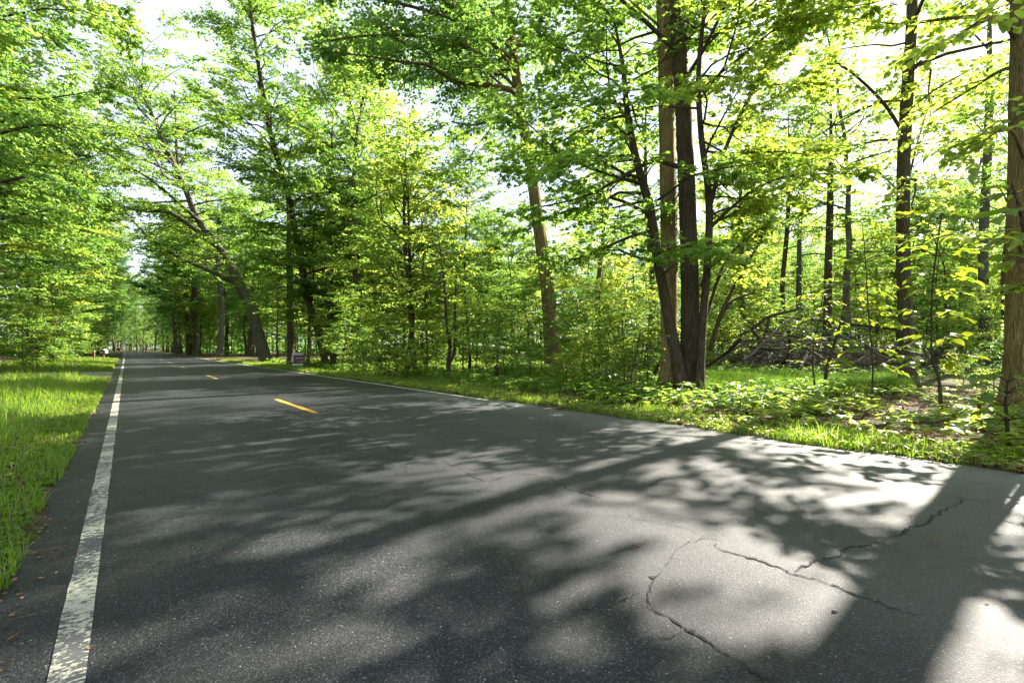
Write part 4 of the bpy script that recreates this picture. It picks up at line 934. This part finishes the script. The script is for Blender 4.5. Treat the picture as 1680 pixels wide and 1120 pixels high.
M['black']=flat_mat('mailbox_black',(.012,.013,.015),.35); M['galv']=flat_mat('mailbox_grey',(.36,.40,.40),.45,.3,.2); M['wood']=flat_mat('post_wood',(.14,.075,.035),.9,noise=.4,scale=12); M['iron']=flat_mat('sign_iron',(.02,.02,.02),.5)
M['ink']=flat_mat('sign_ink',(.05,.05,.05),.6)
sp=at(489,600,27.5); sg=tag(empty('yard_sign',(sp[0],sp[1],float(gz(sp[0],sp[1]))),math.radians(12)),'dark red yard sign with pale lettering on the right verge','sign')
spanel=boxo('panel',(0,0,.52),(.76,.03,.47),M['maroon'],sg)
boxo('photo_panel',(-.29,-.018,.55),(.13,.012,.38),M['pink'],sg,.002)
srider=boxo('rider',(-.02,0,.835),(.58,.02,.13),M['signwhite'],sg,.003)
boxo('lower_panel',(-.03,0,.22),(.56,.02,.09),M['signwhite'],sg,.003)
for x in (-.36,.36): boxo('leg',(x,.022,.30),(.025,.012,.75),M['iron'],sg,.002)
text('Jameson',spanel,(.07,-.0175,.08),.14,M['signwhite'],.8,.35); text('555-5847',spanel,(.10,-.0175,-.12),.075,M['signwhite'],.9)
text('FOR SALE',srider,(0,-.0125,0),.10,M['ink'],1.0)
mp_=at(170,588,44); mb=tag(empty('mailbox',(mp_[0],mp_[1],float(gz(mp_[0],mp_[1]))),PSI+.75),'black mailbox with pale grey top on a post left of the road','mailbox')
boxo('post',(0,0,.33),(.10,.10,.66),M['wood'],mb)
a=Acc(); th=np.linspace(0,PI,9); prof=np.array([[-.14,0]]+[[-.14*math.cos(q),.13+.14*math.sin(q)] for q in th]+[[.14,0]]); k=len(prof)
v=np.concatenate([np.c_[prof[:,0],np.full(k,-.30),prof[:,1]],np.c_[prof[:,0],np.full(k,.30),prof[:,1]]])
f=[[i,(i+1)%k,k+(i+1)%k,k+i] for i in range(k)]; a.add(v,np.array(f),[4]*k); a.add(v[:k][::-1],np.arange(k),[k]); a.add(v[k:],np.arange(k),[k])
o=obj('body',a.mesh('body',M['black']),mb,(0,0,.66))
boxo('top_plate',(0,.05,.985),(.34,.5,.10),M['galv'],mb,.01); boxo('door',(0,-.315,.80),(.29,.02,.27),M['galv'],mb,.006)
boxo('name_plate',(-.146,.05,.75),(.008,.36,.07),M['signwhite'],mb,.001); boxo('flag',(.155,-.1,.92),(.012,.16,.07),M['maroon'],mb,.002)
pp=at(154.5,592,42); po=tag(empty('post',(pp[0],pp[1],float(gz(pp[0],pp[1])))),'weathered brown wooden post left of the mailbox','post')
boxo('shaft',(0,0,.38),(.10,.10,.86),M['wood'],po,.012); boxo('cap',(0,0,.84),(.13,.13,.05),M['galv'],po,.01)

# ------------------------------------------------------------------ litter on the road
def twig(x,y,L,ang,r,label,m=None):
    p=gnd(x,y); rng=R(int(x*7+y)); d=np.array([math.cos(ang),math.sin(ang),0]); q=[np.array([0,0,.012+r])]
    for k in range(4):
        d=d+rng.normal(size=3)*np.array([.2,.2,.0]); d/=np.linalg.norm(d); q.append(q[-1]+d*L/4)
    a=Acc(); tube(a,q,np.linspace(r,r*.5,5),5); o=obj('twig',a.mesh('twig',m or M['twigred'])); o.location=[float(c) for c in p]; tag(o,label,'twig'); return o
M['twigred']=flat_mat('twig_red',(.17,.06,.025),.8,noise=.3)
twig(60,908,.13,.6,.0035,'reddish twig nearest the grass on the left shoulder')
twig(80,918,.12,.9,.003,'reddish twig just beside the worn white line')
twig(12,1055,.06,1.6,.004,'short orange twig at the lower left corner'); twig(20,1020,.10,.8,.003,'pale thin straw by the left frame edge on the shoulder',M['dead'])
twig(1525,890,.07,-.2,.006,'dark little twig on the pavement right of the long crack'); twig(1038,898,.05,-.5,.005,'tiny brown twig on a sunlit patch in the lane')
p=gnd(1369,1003); a=Acc(); r_=R(3); th=np.linspace(0,2*PI,9)[:-1]
v=[[.014*math.cos(q)*r_.uniform(.8,1.2),.009*math.sin(q)*r_.uniform(.8,1.2),0] for q in th]+[[.009*math.cos(q),.006*math.sin(q),.009] for q in th]
f=[[i,(i+1)%8,8+(i+1)%8,8+i] for i in range(8)]; a.add(np.array(v),np.array(f),[4]*8); a.add(np.array(v[8:]),np.arange(8),[8])
o=obj('stone',a.mesh('stone',M['gravel'])); o.location=(float(p[0]),float(p[1]),.002); tag(o,'small pale stone lying on the pavement below the crack','stone')

# ------------------------------------------------------------------ one label for each repeated tree, by where it stands
ZONES=[(215,'left of the road'),(437,'between the road end and the leaning tree'),(560,'around the yard sign'),(690,'between the yard sign and the twin dark trunks'),
 (890,'between twin dark trunks and crooked limb tree'),(1090,'between crooked limb tree and central clump'),(1300,'behind the central clump'),(1480,'behind the clearing'),(1640,'between lone trunk and right edge tree'),(1690,'at the right frame edge')]
SHORT={'leafy row left of the road':'slender roadside tree','saplings left of the road':'small bushy sapling','curtain of slim trees along the right verge':'slim verge tree','saplings along the right verge':'thin verge sapling',
 'saplings inside the right woods':'leafy woodland sapling','understory trees inside the right woods':'slim understory tree','understory trees behind the curtain':'slim set back tree','tall trees deep in the right woods':'tall forest tree',
 'far slim trees of the woods':'far slim tree','tall trees behind the sign':'tall background tree','tall trees under the sky gap':'distant tall tree','trees at the far end of the road':'far road end tree','slim trees along the far stretch of the road':'far roadside slim tree',
 'saplings at the far end of the road':'far bushy sapling','shrubs along the edge of the woods':'low verge shrub','shrubs inside the woods':'low woodland shrub','shrubs left of the road':'low left verge shrub'}
_o1=['','first','second','third','fourth','fifth','sixth','seventh','eighth','ninth','tenth','eleventh','twelfth','thirteenth','fourteenth','fifteenth','sixteenth','seventeenth','eighteenth','nineteenth']
ORD=['leftmost']+[_o1[n] if n<20 else (['twenty','thirty','forty','fifty'][n//10-2]+'-'+_o1[n%10] if n%10 else ['twentieth','thirtieth','fortieth','fiftieth'][n//10-2]) for n in range(2,60)]
cells={}
for o in list(COL.objects):
    if o.parent is None and o.get('group') in SHORT:
        x,y=o.location.x,o.location.y; u=840+F*x/max(y,.1)
        z=next((n for b,n in ZONES if u<b),None) if u>-120 else None
        if z is None: z='beyond the right frame edge' if u>0 else 'beyond the left frame edge'
        cells.setdefault((o['group'],z),[]).append((u,o))
for (gname,z),lst in cells.items():
    lst.sort(key=lambda q:q[0])
    for k,(u,o) in enumerate(lst):
        o['label']=SHORT[gname]+' '+z+('' if len(lst)==1 else ', '+(ORD[k]+(' one' if k==0 else ' from left')))
